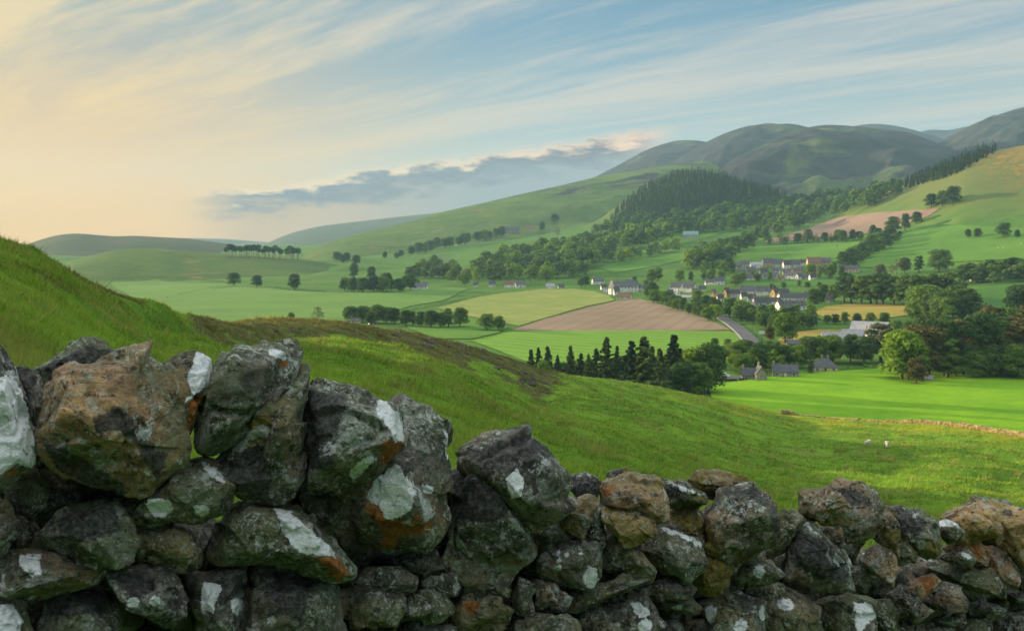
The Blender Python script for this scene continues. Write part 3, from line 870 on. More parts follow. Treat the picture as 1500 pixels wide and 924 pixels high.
# (crop, outline, tone, push towards the viewer in m, {patch kind: [polygons]}, sharpness, label, name)
S = [
 (1, [(-60, 60), (-10, 55), (40, 120), (90, 260), (118, 380), (112, 425), (60, 445), (0, 468), (-70, 460)], .30, .05,
  {'white': [[(-60, 150), (35, 150), (62, 190), (100, 300), (120, 400), (95, 428), (50, 412), (0, 448), (-60, 450)]], 'orange': [[(10, 440), (30, 405), (55, 420), (62, 440), (0, 470)]]}, 22,
  'tall stone at the left end, its face covered by pale lichen', 'coping_stone'),
 (1, [(45, 125), (100, 120), (130, 180), (158, 250), (150, 310), (125, 348), (98, 330), (75, 250), (55, 180)], .25, -.02, {'black': [[(40, 120), (110, 120), (110, 230), (60, 220)]]}, 18, 'narrow dark stone wedged beside the big boulder', 'coping_stone'),
 (1, [(92, 125), (150, 90), (230, 50), (282, 38), (320, 75), (380, 88), (455, 100), (440, 160), (300, 175), (120, 175)], .30, -.16,
  {'white': [blob(202, 122, 20, 15)], 'black': [[(100, 130), (280, 45), (440, 100), (300, 160), (150, 160)]], 'mossy': [[(320, 80), (440, 95), (380, 130), (320, 120)]]}, 22, 'flat dark stone peaked above the big boulder', 'coping_stone'),
 (1, [(132, 180), (200, 150), (330, 146), (440, 105), (500, 140), (545, 200), (542, 330), (562, 420), (530, 480), (470, 505), (380, 512), (280, 482), (200, 430), (120, 370), (108, 340), (140, 270)], .78, .06,
  {'black': [[(285, 275), (350, 240), (400, 270), (440, 340), (500, 380), (490, 460), (460, 450), (430, 370), (370, 320), (300, 320)], [(110, 330), (200, 370), (380, 470), (380, 515), (200, 440)]],
   'white': [[(535, 400), (550, 395), (562, 425), (545, 432)]]}, 16, 'largest boulder of the coping, tan with black blotches', 'coping_stone'),
 (1, [(500, 112), (560, 75), (612, 68), (656, 100), (640, 180), (602, 270), (570, 345), (538, 364), (528, 300), (530, 200)], .42, .02,
  {'white': [[(600, 70), (656, 98), (642, 180), (600, 200), (535, 252), (530, 240), (575, 180), (580, 130)]], 'orange': [[(560, 235), (630, 190), (575, 320), (540, 330)]]}, 24,
  'leaning slab with a white lichen rim', 'coping_stone'),
 (0, [(287, 640), (291, 600), (310, 568), (328, 528), (345, 514), (390, 512), (418, 516), (421, 545), (415, 570), (400, 592), (365, 618), (340, 652), (300, 674), (286, 662)], .34, .04,
  {'white': [[(389, 513), (405, 511), (419, 516), (421, 530), (405, 527)]], 'orange': [[(405, 528), (421, 528), (419, 545), (408, 540)]]}, 18, 'tall smooth grey stone capped by a pale lichen', 'coping_stone'),
 (0, [(416, 552), (442, 538), (462, 541), (459, 600), (443, 672), (428, 720), (411, 733), (384, 735), (350, 722), (325, 700), (320, 672), (342, 645), (368, 612), (398, 590)], .42, .03,
  {'mossy': [[(350, 625), (390, 605), (400, 630), (365, 655)]], 'black': [[(320, 670), (380, 650), (400, 700), (390, 735), (340, 715)]]}, 18, 'tall tapering stone with a mossy shoulder', 'coping_stone'),
 (2, [(180, 198), (230, 188), (330, 208), (372, 210), (440, 258), (462, 320), (442, 370), (402, 430), (330, 482), (270, 497), (178, 482), (148, 440), (148, 370), (162, 280)], .34, .08,
  {'white': [[(370, 222), (395, 222), (440, 260), (462, 300), (455, 345), (430, 345), (405, 300), (375, 255)], [(290, 430), (350, 388), (372, 395), (350, 430), (305, 465)]],
   'orange': [[(385, 390), (400, 345), (455, 345), (440, 380), (400, 425)]], 'black': [[(150, 200), (290, 200), (250, 420), (150, 440)]]}, 16, 'dark boulder with a pale stripe over an orange edge', 'coping_stone'),
 (2, [(395, 225), (440, 217), (502, 268), (570, 288), (600, 325), (598, 420), (604, 580), (572, 650), (530, 683), (400, 684), (300, 652), (258, 610), (268, 560), (330, 510), (390, 440)], .38, .0,
  {'white': [[(440, 408), (482, 462), (500, 500), (482, 550), (455, 582), (412, 582), (392, 540), (343, 522), (368, 470), (400, 442)], [(518, 480), (552, 485), (545, 502), (525, 498)], [(570, 292), (590, 305), (602, 340), (599, 400), (590, 400), (585, 340)]],
   'orange': [[(345, 528), (390, 545), (410, 584), (470, 586), (500, 560), (550, 592), (545, 622), (450, 640), (432, 682), (395, 672), (380, 600), (345, 560)]]}, 16,
  'big coping stone with a round white lichen above an orange stain', 'coping_stone'),
 (2, [(148, 512), (200, 498), (270, 510), (300, 540), (262, 602), (230, 632), (190, 620), (150, 560)], .32, -.01, {}, 16, None, 'stone'),
 (0, [(302, 800), (315, 768), (337, 747), (356, 737), (400, 736), (418, 739), (442, 755), (467, 783), (492, 805), (522, 828), (518, 842), (490, 849), (450, 836), (400, 830), (340, 829), (310, 822)], .40, .05,
  {'white': [[(398, 741), (424, 749), (444, 765), (468, 786), (491, 808), (489, 815), (442, 811), (424, 798), (414, 779), (408, 760)]], 'orange': [[(458, 815), (490, 812), (516, 838), (490, 848)]]}, 18,
  'long stone with a slanting white lichen streak', 'stone'),
 (1, [(560, 402), (620, 396), (682, 430), (716, 470), (714, 530), (682, 570), (600, 592), (500, 602), (400, 602), (350, 587), (338, 560), (400, 515), (500, 490), (545, 440)], .40, .03,
  {'white': [blob(485, 545, 42, 30, .2), blob(613, 558, 25, 21), [(600, 405), (660, 430), (680, 470), (650, 460), (620, 425)]]}, 14, 'rounded stone with two pale lichen discs under the big boulder', 'stone'),
 (1, [(5, 455), (100, 430), (142, 470), (160, 505), (130, 550), (100, 580), (50, 572), (20, 525)], .42, -.05, {}, 18, None, 'stone'),
 (1, [(120, 520), (200, 488), (240, 508), (270, 550), (180, 580), (110, 590)], .36, -.09, {}, 20, None, 'stone'),
 (1, [(110, 630), (132, 590), (180, 552), (250, 545), (340, 528), (366, 545), (402, 650), (396, 722), (330, 742), (240, 722), (180, 692), (128, 655)], .30, .05, {'black': [[(140, 590), (340, 535), (370, 620), (230, 650)]]}, 26, 'dark angular wedge below the big boulder', 'stone'),
 (1, [(386, 655), (420, 615), (480, 598), (560, 600), (602, 630), (622, 680), (612, 722), (560, 742), (480, 740), (425, 712)], .58, .02, {}, 15, None, 'stone'),
 (1, [(-60, 515), (0, 512), (30, 550), (52, 620), (22, 682), (0, 697), (-60, 692)], .45, .02, {}, 18, None, 'stone'),
 (1, [(-40, 760), (0, 690), (60, 680), (130, 690), (180, 715), (250, 718), (335, 740), (300, 782), (200, 802), (130, 828), (0, 828), (-40, 820)], .40, .04,
  {'white': [[(58, 688), (132, 688), (120, 718), (132, 752), (100, 758), (60, 722)]]}, 20, 'low stone with a square white lichen at the left', 'stone'),
 (1, [(325, 745), (440, 733), (530, 755), (578, 832), (570, 872), (500, 897), (380, 862), (345, 800)], .30, .05, {'black': [[(350, 760), (450, 740), (480, 800), (400, 830)]], 'white': [blob(405, 835, 18, 14), blob(475, 830, 22, 18)]}, 18, None, 'stone'),
 (1, [(85, 860), (150, 800), (300, 795), (372, 872), (352, 935), (340, 990), (90, 990)], .24, -.01, {'black': [[(130, 810), (300, 800), (340, 870), (150, 880)]]}, 22, None, 'stone'),
 (1, [(-60, 838), (45, 828), (78, 870), (92, 930), (90, 1000), (-60, 1000)], .30, .06, {'white': [[(-50, 845), (40, 835), (70, 890), (40, 990), (-50, 990)]]}, 18, 'corner stone crusted with pale lichen, lowest at the left', 'stone'),
 (1, [(552, 760), (650, 740), (740, 738), (752, 850), (752, 990), (600, 1000), (578, 870)], .30, .01, {'white': [[(620, 770), (670, 790), (650, 870), (608, 860)], blob(725, 845, 22, 28), ], 'black': [[(630, 790), (740, 745), (745, 800), (680, 850)]]}, 20, None, 'stone'),
 (2, [(-25, 740), (0, 722), (130, 718), (172, 750), (250, 778), (266, 860), (278, 930), (275, 1010), (-20, 1010), (-22, 860)], .32, .04, {'black': [[(60, 740), (180, 770), (150, 900), (70, 870)]]}, 18, 'broad square stone mottled black and pale', 'stone'),
 (2, [(262, 800), (340, 788), (468, 820), (462, 862), (432, 907), (300, 908), (270, 860)], .40, .03, {}, 24, None, 'stone'),
 (2, [(305, 775), (340, 727), (450, 728), (502, 765), (490, 802), (420, 808), (320, 795)], .40, -.01, {}, 16, None, 'stone'),
 (2, [(420, 705), (460, 692), (552, 685), (592, 742), (500, 755), (440, 742)], .38, -.05, {}, 20, None, 'stone'),
 (2, [(505, 795), (560, 755), (622, 750), (634, 790), (622, 822), (560, 818)], .46, .0, {}, 18, None, 'stone'),
 (2, [(636, 772), (700, 764), (788, 797), (782, 820), (700, 812), (640, 802)], .42, .02, {}, 20, None, 'stone'),
 (2, [(452, 870), (478, 812), (550, 808), (614, 845), (602, 872), (560, 892), (460, 890)], .32, .03, {}, 18, None, 'stone'),
 (2, [(605, 850), (650, 808), (742, 820), (793, 860), (782, 892), (722, 932), (650, 942), (608, 902)], .52, .03, {'orange': [blob(665, 850, 26, 16)]}, 16, None, 'stone'),
 (2, [(436, 925), (500, 885), (560, 893), (622, 910), (640, 1000), (440, 1000)], .34, .0, {'white': [blob(600, 930, 25, 16)]}, 18, None, 'stone'),
 (2, [(275, 912), (435, 908), (440, 990), (275, 1000)], .40, .0, {}, 20, None, 'stone'),
 (2, [(622, 935), (722, 935), (790, 960), (780, 1000), (630, 1000)], .32, .0, {}, 18, None, 'stone'),
 (0, [(671, 667), (697, 650), (726, 640), (760, 635), (786, 633), (812, 660), (840, 695), (840, 730), (815, 750), (788, 777), (765, 766), (740, 738), (700, 705), (672, 688)], .36, .06,
  {'black': [[(675, 665), (780, 636), (810, 665), (770, 700), (720, 690)]], 'white': [[(742, 700), (756, 688), (768, 705), (765, 728), (750, 730)]]}, 18, 'pointed dark coping stone with frosty lichen', 'coping_stone'),
 (0, [(656, 677), (678, 670), (706, 700), (742, 732), (762, 768), (782, 793), (788, 812), (779, 834), (758, 852), (745, 860), (706, 850), (678, 847), (643, 814), (656, 768)], .44, .0,
  {'black': [[(656, 680), (700, 700), (750, 745), (720, 770), (665, 760)]]}, 15, 'big rounded stone with a frosty upper half', 'stone'),
 (3, [(110, 510), (130, 470), (180, 448), (232, 490), (268, 550), (200, 590), (140, 605), (112, 560)], .28, -.04, {}, 20, None, 'stone'),
 (3, [(128, 660), (150, 580), (260, 548), (320, 543), (402, 560), (397, 640), (390, 700), (352, 757), (250, 742), (150, 705)], .32, .01,
  {'white': [blob(355, 700, 34, 48, .25), blob(225, 660, 19, 14), [(210, 585), (228, 580), (232, 630), (220, 640)], blob(256, 605, 10, 9), blob(318, 600, 10, 7)]}, 20, 'dark stone with one oval white lichen and small spots', 'stone'),
 (3, [(208, 445), (290, 368), (340, 345), (392, 380), (352, 450), (332, 542), (280, 522), (230, 482)], .58, .03, {}, 18, None, 'stone'),
 (3, [(330, 560), (345, 480), (372, 400), (414, 400), (412, 560), (390, 602), (345, 592)], .28, -.01, {}, 18, None, 'stone'),
 (3, [(262, 320), (285, 270), (330, 262), (398, 300), (388, 375), (300, 355)], .26, -.06, {'black': [[(265, 270), (398, 290), (388, 375), (280, 350)]]}, 18, None, 'coping_stone'),
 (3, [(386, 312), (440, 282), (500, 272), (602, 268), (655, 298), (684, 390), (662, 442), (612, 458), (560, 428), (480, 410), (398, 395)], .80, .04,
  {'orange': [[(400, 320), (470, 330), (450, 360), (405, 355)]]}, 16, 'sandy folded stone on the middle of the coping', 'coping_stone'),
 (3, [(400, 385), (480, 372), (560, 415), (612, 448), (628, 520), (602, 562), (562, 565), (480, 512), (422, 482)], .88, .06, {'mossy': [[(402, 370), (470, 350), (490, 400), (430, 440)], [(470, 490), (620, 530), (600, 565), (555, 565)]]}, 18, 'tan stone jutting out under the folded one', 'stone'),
 (3, [(425, 300), (440, 262), (490, 244), (562, 262), (620, 290), (540, 310)], .35, -.10, {'black': [[(440, 250), (500, 245), (520, 270), (450, 270)]], 'mossy': [[(500, 245), (560, 255), (540, 275), (505, 270)]]}, 20, None, 'coping_stone'),
 (3, [(655, 285), (740, 308), (832, 345), (852, 382), (820, 405), (680, 410), (658, 350)], .40, .0, {'white': [[(660, 290), (745, 315), (832, 352), (820, 362), (730, 335), (665, 300)]], 'mossy': [[(770, 340), (850, 370), (800, 390)]]}, 22, None, 'coping_stone'),
 (3, [(612, 468), (680, 425), (700, 400), (822, 395), (830, 470), (822, 562), (700, 500), (640, 490)], .45, -.04, {'mossy': [[(680, 400), (825, 400), (825, 520), (760, 510), (690, 470)]]}, 18, None, 'stone'),
 (3, [(552, 575), (600, 520), (640, 488), (720, 498), (822, 558), (828, 662), (782, 702), (700, 697), (600, 655)], .34, .03, {'white': [[(655, 490), (740, 510), (822, 560), (815, 572), (730, 535), (660, 510)]]}, 18, None, 'stone'),
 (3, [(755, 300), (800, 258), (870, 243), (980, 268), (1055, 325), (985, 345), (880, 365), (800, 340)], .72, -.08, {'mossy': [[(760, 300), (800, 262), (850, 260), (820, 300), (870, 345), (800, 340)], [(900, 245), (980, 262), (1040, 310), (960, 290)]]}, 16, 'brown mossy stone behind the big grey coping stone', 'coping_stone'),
 (0, [(1019, 757), (1038, 740), (1053, 722), (1090, 714), (1114, 715), (1130, 727), (1141, 745), (1145, 772), (1133, 794), (1100, 817), (1070, 835), (1046, 818), (1029, 797)], .44, .10,
  {'black': [[(1055, 722), (1110, 715), (1140, 745), (1140, 790), (1120, 745), (1080, 728)]], 'mossy': [[(1020, 780), (1040, 770), (1060, 820), (1045, 825)]]}, 15, 'big smooth grey rounded coping stone', 'coping_stone'),
 (3, [(400, 510), (450, 495), (560, 595), (632, 680), (612, 708), (540, 703), (400, 662), (395, 580)], .32, .03, {}, 26, None, 'stone'),
 (3, [(775, 720), (800, 600), (860, 580), (910, 600), (944, 660), (932, 740), (870, 775), (810, 760)], .50, .06, {'mossy': [[(780, 590), (920, 590), (950, 680), (900, 780), (790, 770)]]}, 12, 'stone wrapped in a cushion of brown moss', 'stone'),
 (0, [(1064, 840), (1090, 820), (1113, 814), (1128, 820), (1148, 842), (1128, 854), (1100, 859), (1066, 858)], .34, .05, {'white': [blob(1112, 838, 8, 9)]}, 16, None, 'stone'),
 (3, [(248, 835), (262, 768), (350, 748), (460, 698), (612, 706), (520, 752), (400, 792), (320, 842), (280, 848)], .46, .04, {}, 22, None, 'stone'),
 (3, [(28, 790), (60, 698), (122, 718), (130, 860), (82, 868), (34, 840)], .32, .02, {}, 18, None, 'stone'),
 (3, [(108, 712), (200, 728), (262, 768), (244, 832), (130, 838)], .36, .01, {}, 18, None, 'stone'),
 (3, [(505, 745), (600, 708), (740, 703), (798, 745), (772, 792), (700, 804), (600, 795)], .36, .02, {}, 22, None, 'stone'),
 (3, [(600, 800), (640, 792), (780, 785), (824, 830), (800, 855), (660, 845)], .36, .0, {'white': [blob(715, 825, 22, 10)]}, 20, None, 'stone'),
 (3, [(396, 805), (480, 763), (560, 768), (642, 830), (672, 892), (662, 1000), (560, 1000), (500, 885), (410, 845)], .32, .04, {'white': [blob(585, 905, 32, 30), [(520, 810), (560, 800), (600, 850), (560, 870)]]}, 18, 'stone with a pale lichen disc low in the middle', 'stone'),
 (3, [(296, 840), (390, 808), (520, 922), (545, 1000), (296, 1000)], .28, .01, {}, 22, None, 'stone'),
 (3, [(0, 920), (30, 878), (120, 858), (270, 838), (304, 880), (300, 1000), (0, 1000)], .44, .04, {}, 18, None, 'stone'),
 (3, [(818, 812), (870, 782), (980, 742), (1094, 800), (1094, 930), (1070, 1000), (860, 1000), (825, 890)], .34, .04, {'white': [blob(860, 850, 25, 40), blob(985, 900, 30, 30), blob(1075, 850, 18, 40)], 'black': [[(950, 760), (1080, 800), (1000, 850)]]}, 16, 'stone blotched with frosty lichen under the moss cushion', 'stone'),
 (3, [(930, 740), (1000, 728), (1170, 730), (1180, 805), (1090, 812), (1000, 768)], .38, -.03, {}, 20, None, 'stone'),
 (3, [(655, 893), (700, 878), (745, 885), (757, 1000), (655, 1000)], .34, .0, {}, 18, None, 'stone'),
 (3, [(735, 885), (830, 875), (868, 920), (870, 1000), (750, 1000)], .30, -.02, {}, 18, None, 'stone'),
 (4, [(-20, 800), (0, 735), (110, 745), (200, 778), (292, 828), (284, 930), (262, 1000), (50, 1000), (30, 860)], .42, .05, {'white': [blob(140, 812, 34, 20)]}, 16, 'smooth greenish stone beside the frosty one', 'stone'),
 (4, [(125, 742), (148, 640), (158, 540), (210, 457), (242, 464), (302, 530), (382, 590), (414, 650), (418, 742), (360, 758), (250, 768)], .42, .06, {'black': [[(180, 500), (300, 540), (390, 620), (400, 720), (250, 700), (170, 620)]], 'white': [[(205, 462), (235, 470), (290, 530), (260, 520)]]}, 18, 'rough pitted stone sloping to a sharp lower edge', 'stone'),
 (4, [(55, 600), (108, 530), (110, 465), (140, 396), (200, 425), (228, 460), (182, 530), (140, 600), (80, 625)], .40, -.03, {}, 18, None, 'stone'),
 (4, [(193, 435), (200, 358), (230, 333), (330, 322), (320, 400), (300, 470), (230, 460)], .66, -.02, {}, 16, None, 'coping_stone'),
 (4, [(290, 330), (310, 312), (370, 308), (440, 328), (522, 388), (543, 430), (532, 505), (472, 557), (398, 558), (370, 480), (330, 370)], .58, .02, {'black': [[(320, 315), (440, 330), (500, 380), (420, 410), (360, 370)]]}, 15, 'brown domed coping stone with a dark crown', 'coping_stone'),
 (4, [(332, 330), (380, 385), (437, 476), (370, 480), (300, 477), (256, 430), (290, 380)], .66, .27, {}, 34, 'pale pyramid shaped stone propped on the coping', 'coping_stone'),
 (4, [(305, 500), (350, 472), (392, 490), (382, 552), (340, 558), (308, 535)], .50, .02, {}, 22, None, 'stone'),
 (4, [(512, 520), (530, 438), (560, 398), (590, 420), (622, 520), (612, 622), (560, 590)], .60, .04, {'white': [[(520, 450), (545, 440), (550, 490), (525, 510)]], 'mossy': [[(560, 500), (615, 510), (605, 600)]]}, 22, None, 'stone'),
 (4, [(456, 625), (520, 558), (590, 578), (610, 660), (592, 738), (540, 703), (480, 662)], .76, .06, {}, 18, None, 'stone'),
 (4, [(552, 405), (620, 397), (700, 418), (772, 470), (802, 560), (802, 622), (740, 635), (690, 580), (620, 540), (588, 470)], .42, .0, {'black': [[(560, 405), (640, 400), (740, 470), (700, 540), (620, 500)]], 'mossy': [[(720, 520), (800, 560), (790, 625), (740, 620)]]}, 17, 'speckled dark stone with yellow lichen on its right', 'coping_stone'),
 (4, [(602, 570), (650, 548), (694, 590), (684, 642), (608, 645)], .60, .04, {}, 16, None, 'stone'),
 (4, [(765, 500), (780, 458), (850, 468), (890, 510), (842, 557), (798, 545)], .36, .06, {'white': [[(775, 462), (850, 470), (870, 492), (800, 485)]]}, 22, None, 'stone'),
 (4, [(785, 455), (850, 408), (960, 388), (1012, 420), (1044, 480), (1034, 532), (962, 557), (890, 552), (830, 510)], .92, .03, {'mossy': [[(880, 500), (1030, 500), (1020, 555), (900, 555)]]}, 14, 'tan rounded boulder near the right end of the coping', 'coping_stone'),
 (4, [(912, 378), (1000, 366), (1092, 398), (1150, 430), (1230, 500), (1240, 640), (1145, 690), (1108, 625), (1058, 565), (1036, 450), (985, 400)], .96, .04, {'black': [blob(1075, 432, 18, 10)]}, 14, 'sandy boulder at the right end of the coping, golden in tone', 'coping_stone'),
 (4, [(790, 620), (820, 595), (900, 588), (938, 630), (922, 662), (850, 650)], .38, .08, {'white': [[(860, 595), (905, 592), (930, 625), (890, 615)]]}, 24, None, 'stone'),
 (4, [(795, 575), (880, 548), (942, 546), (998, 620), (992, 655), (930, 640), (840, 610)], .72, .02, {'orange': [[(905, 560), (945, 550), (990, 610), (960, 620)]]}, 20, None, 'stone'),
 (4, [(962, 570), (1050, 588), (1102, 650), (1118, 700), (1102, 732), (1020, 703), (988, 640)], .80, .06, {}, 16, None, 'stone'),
 (4, [(1100, 700), (1125, 650), (1200, 640), (1240, 740), (1200, 800), (1120, 770)], .60, .02, {}, 16, None, 'stone'),
 (4, [(735, 655), (840, 642), (1000, 668), (1065, 752), (1066, 795), (900, 735), (780, 695)], .32, .04, {}, 26, 'long dark flat stone under the tan boulders', 'stone'),
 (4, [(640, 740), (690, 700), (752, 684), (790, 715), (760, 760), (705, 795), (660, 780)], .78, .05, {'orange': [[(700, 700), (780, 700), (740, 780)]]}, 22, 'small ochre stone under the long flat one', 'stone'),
 (4, [(712, 800), (760, 750), (800, 720), (880, 748), (906, 800), (892, 842), (800, 852)], .42, .07, {}, 18, None, 'stone'),
 (4, [(740, 875), (850, 840), (896, 850), (904, 892), (850, 912), (780, 905)], .38, .05, {}, 20, None, 'stone'),
 (4, [(565, 765), (620, 727), (700, 788), (765, 840), (700, 893), (600, 855)], .34, .05, {}, 26, None, 'stone'),
 (4, [(240, 800), (300, 775), (400, 765), (512, 798), (532, 850), (510, 930), (520, 1000), (290, 1000), (270, 880)], .38, .04, {'white': [[(430, 800), (500, 810), (520, 860), (450, 930), (430, 890)]]}, 17, 'stone with a ragged pale lichen streak near the bottom', 'stone'),
 (4, [(500, 790), (580, 798), (628, 850), (600, 920), (590, 1000), (520, 1000), (515, 870)], .30, .0, {}, 20, None, 'stone'),
 (4, [(405, 650), (480, 658), (508, 720), (470, 768), (420, 760)], .34, -.02, {}, 18, None, 'stone'),
 (4, [(895, 800), (960, 795), (1064, 830), (1056, 862), (980, 875), (905, 860)], .36, .03, {}, 22, None, 'stone'),
 (4, [(1050, 760), (1130, 745), (1200, 770), (1200, 830), (1095, 832)], .34, .0, {}, 20, None, 'stone'),
 (4, [(690, 895), (780, 900), (850, 915), (860, 1000), (640, 1000)], .30, .01, {}, 20, None, 'stone'),
 (4, [(585, 900), (620, 865), (690, 885), (670, 960), (640, 1000), (580, 1000)], .34, .0, {}, 20, None, 'stone'),
 (4, [(1010, 880), (1090, 845), (1200, 850), (1220, 1000), (1000, 1000)], .30, .02, {}, 22, None, 'stone'),
 (0, [(1412, 742), (1440, 730), (1478, 735), (1490, 765), (1470, 800), (1430, 798), (1408, 775)], .55, -.16, {}, 16, None, 'stone'),
 (0, [(12, 742), (50, 735), (78, 760), (76, 800), (40, 815), (10, 800)], .34, -.17, {}, 16, None, 'stone'),
 (4, [(850, 925), (905, 875), (1005, 880), (1010, 1000), (858, 1000)], .36, .02, {}, 20, None, 'stone'),
]

wall = empty('dry_stone_wall', (float(WA[0]), float(WA[1]), 58.3))
props(wall, 'rugged dry stone wall of lichened boulders running across the near hillside', 'wall')
wall_M = Matrix.Translation(wall.location)


def frame_at(c):
    """stone frame: across, up, towards the viewer"""
    e3 = np.array([0, 0, CAMZ]) - c; e3 /= np.linalg.norm(e3)
    e1 = np.cross([0, 0, 1.0], e3); e1 /= np.linalg.norm(e1)
    return e1, np.cross(e3, e1), e3


def add_stone(k, outline, tone, push, patches, sharp, label, name, idx):
    rng = np.random.default_rng(100 + idx)
    op = np.array(cpx(k, outline))
    cu = (op.min(0) + op.max(0)) / 2
    area = 0.5 * abs(np.dot(op[:, 0], np.roll(op[:, 1], 1)) - np.dot(op[:, 1], np.roll(op[:, 0], 1)))
    c = on_wall(cu[0], cu[1])
    dist = np.linalg.norm(c - [0, 0, CAMZ])
    e1, e2, e3 = frame_at(c)
    scale = (dist - 0) / F
    size = math.sqrt(area) * scale                     # metres
    half = size * rng.uniform(0.50, 0.62)
    # outline in metres, on the plane through c facing the viewer
    L = []
    for (u, v) in op:
        d = np.array(ray(u, v)).ravel(); d = d / (-(d @ e3)) * dist
        p = np.array([0, 0, CAMZ]) + d - c
        L.append((p @ e1, p @ e2))
    L = np.array(L)
    grow = 1.045
    P = [(x * grow, y * grow, 0.0) for x, y in L]
    # front facets: inset outline at varying depth, with one or two high points
    ins = rng.uniform(0.50, 0.72)
    shift = rng.uniform(-0.16, 0.16, 2) * np.ptp(L, axis=0)
    for i, (x, y) in enumerate(L):
        if i % 2 == 0 or len(L) < 8:
            P.append((x * ins + shift[0], y * ins + shift[1], half * rng.uniform(0.45, 0.85)))
    for _ in range(2):
        q = L[rng.integers(len(L))] * rng.uniform(0.1, 0.4)
        P.append((q[0], q[1], half * rng.uniform(0.85, 1.0)))
    for i, (x, y) in enumerate(L):
        P.append((x * 0.86, y * 0.86, -half * rng.uniform(0.6, 0.9)))
        if i % 3 == 0: P.append((x * 0.5, y * 0.5, -half * 1.25))
    mx = max(np.ptp(op[:, 0]), np.ptp(op[:, 1]))
    lvl = 7 if mx > 175 else (6 if mx > 62 else 5)
    p, Fc = rock_points(P, lvl, sharp * 4.0, 100 + idx, rng=rng, cuts=6)
    Wp = c[None, :] + p[:, :1] * e1 + p[:, 1:2] * e2 + p[:, 2:3] * e3
    # pixel of each vertex before the stone is pushed
    rel = Wp - [0, 0, CAMZ]
    xc = rel[:, 0]; yc = rel[:, 1] * (-SP) * -1; 
    fwd = rel[:, 1] * CP - rel[:, 2] * SP; upc = rel[:, 1] * SP + rel[:, 2] * CP
    pu = 750 + F * xc / fwd; pv = 462 - F * upc / fwd
    front = sstep(-0.35, -0.05, p[:, 2] / half)
    at = {}
    for kind in ('white', 'orange', 'mossy', 'black'):
        val = np.zeros(len(p))
        for poly in patches.get(kind, []):
            sdv = poly_sd(pu, pv, cpx(k, poly))
            val = np.maximum(val, np.clip(0.5 + sdv / 22.0, 0, 1))
        at[kind] = val * front
    Wp = Wp + e3 * push
    org = c + e3 * push
    me = mesh_np(name, Wp - org, Fc, M_stone, smooth=True, attrs=at)
    o = bpy.data.objects.new(name, me)
    link(o, wall)
    o.location = Vector(org) - wall.location
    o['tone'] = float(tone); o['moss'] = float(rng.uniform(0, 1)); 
    o['shift'] = [float(x) for x in rng.uniform(-20, 20, 3)]
    if label: o['label'] = label
    return o


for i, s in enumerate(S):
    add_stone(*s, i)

# hearting: the stones inside, behind, below and beyond the faced stones
SILU = [-400, 0, 60, 120, 190, 240, 280, 310, 345, 400, 455, 500, 590, 655, 700, 780, 830, 880, 920, 1000, 1050, 1100, 1150, 1200, 1260, 1300, 1350, 1400, 1440, 1500, 1900]
SILV = [470, 515, 535, 520, 540, 550, 560, 560, 530, 525, 545, 580, 600, 625, 660, 645, 690, 700, 695, 705, 700, 725, 740, 720, 730, 750, 755, 750, 745, 760, 820]
HOLES = [(276, 650, 30), (351, 732, 14)]


def heart():
    rng = np.random.default_rng(5)
    Vs, Fs, A = [], [], []
    off = 0
    L = np.linalg.norm(WB - WA)
    wallbase = lambda x, y: z_near(np.array([x]), np.array([y]))[0]
    for layer, back in enumerate((0.17, 0.32, 0.47)):
        for s in np.arange(-2.2, L + 2.6, 0.145):
            q = WA + WT * s - WN * back
            x, y = q
            az = math.atan2(x, y); 
            u = 750 + F * x / (y * CP + 0.0) * CP
            inframe = -30 < u < 1530
            vt = np.interp(u, SILU, SILV)
            ztop = CAMZ - (vt - 350) / F * math.hypot(x, y) - 0.02
            zb = wallbase(x, y) - 0.05
            z = zb
            r0 = 0.11
            while z < ztop - r0 * 0.7:
                r = rng.uniform(0.085, 0.125)
                xx, yy = x + rng.uniform(-.03, .03), y + rng.uniform(-.03, .03)
                fw = yy * CP - (z - CAMZ) * SP
                pu = 750 + F * xx / fw; pv = 462 - F * (yy * SP + (z - CAMZ) * CP) / fw
                rp = r * F / fw
                clear = all((pu - a) ** 2 + (pv - b) ** 2 > (rp * 0.95 + cc * 0.55) ** 2 for a, b, cc in HOLES)
                tooh = pv - rp * 1.2 < vt + 14
                if clear and not (tooh and inframe):
                    P = rng.normal(size=(16, 3)); P /= np.linalg.norm(P, axis=1)[:, None]
                    P *= np.array([r * 1.25, r, r * 0.95]) * rng.uniform(0.85, 1.1, 3)
                    p, Fc = rock_points(P, 4, 26, int(rng.integers(1, 5000)), amp=0.8, cuts=1, rng=rng)
                    a = rng.uniform(0, 6.28)
                    Rm = np.array([[math.cos(a), -math.sin(a), 0], [math.sin(a), math.cos(a), 0], [0, 0, 1]])
                    p = p @ Rm.T + [xx, yy, z]
                    Vs.append(p); Fs.append(Fc + off); off += len(p)
                z += r * 1.35
    V = np.concatenate(Vs); Fc = np.concatenate(Fs)
    me = mesh_np('hearting', V - np.array(wall.location), Fc, M_stone, smooth=True)
    o = bpy.data.objects.new('hearting', me)
    link(o, wall); o['kind'] = 'stuff'
    o['tone'] = 0.36; o['moss'] = 0.5; o['shift'] = [1.0, 2.0, 3.0]
    o['label'] = 'smaller packing stones behind the faced stones of the wall'


heart()
# ------------------------------------------------------------------ fields and roads laid on the terrain
def in_poly(x, y, P):
    return poly_sd(np.asarray(x, float), np.asarray(y, float), P) > 0


def densify(W2, step):
    out = []
    for a, b in zip(W2, np.roll(W2, -1, 0)):
        n = max(1, int(np.linalg.norm(b - a) / step))
        for i in range(n): out.append(a + (b - a) * i / n)
    return np.array(out)


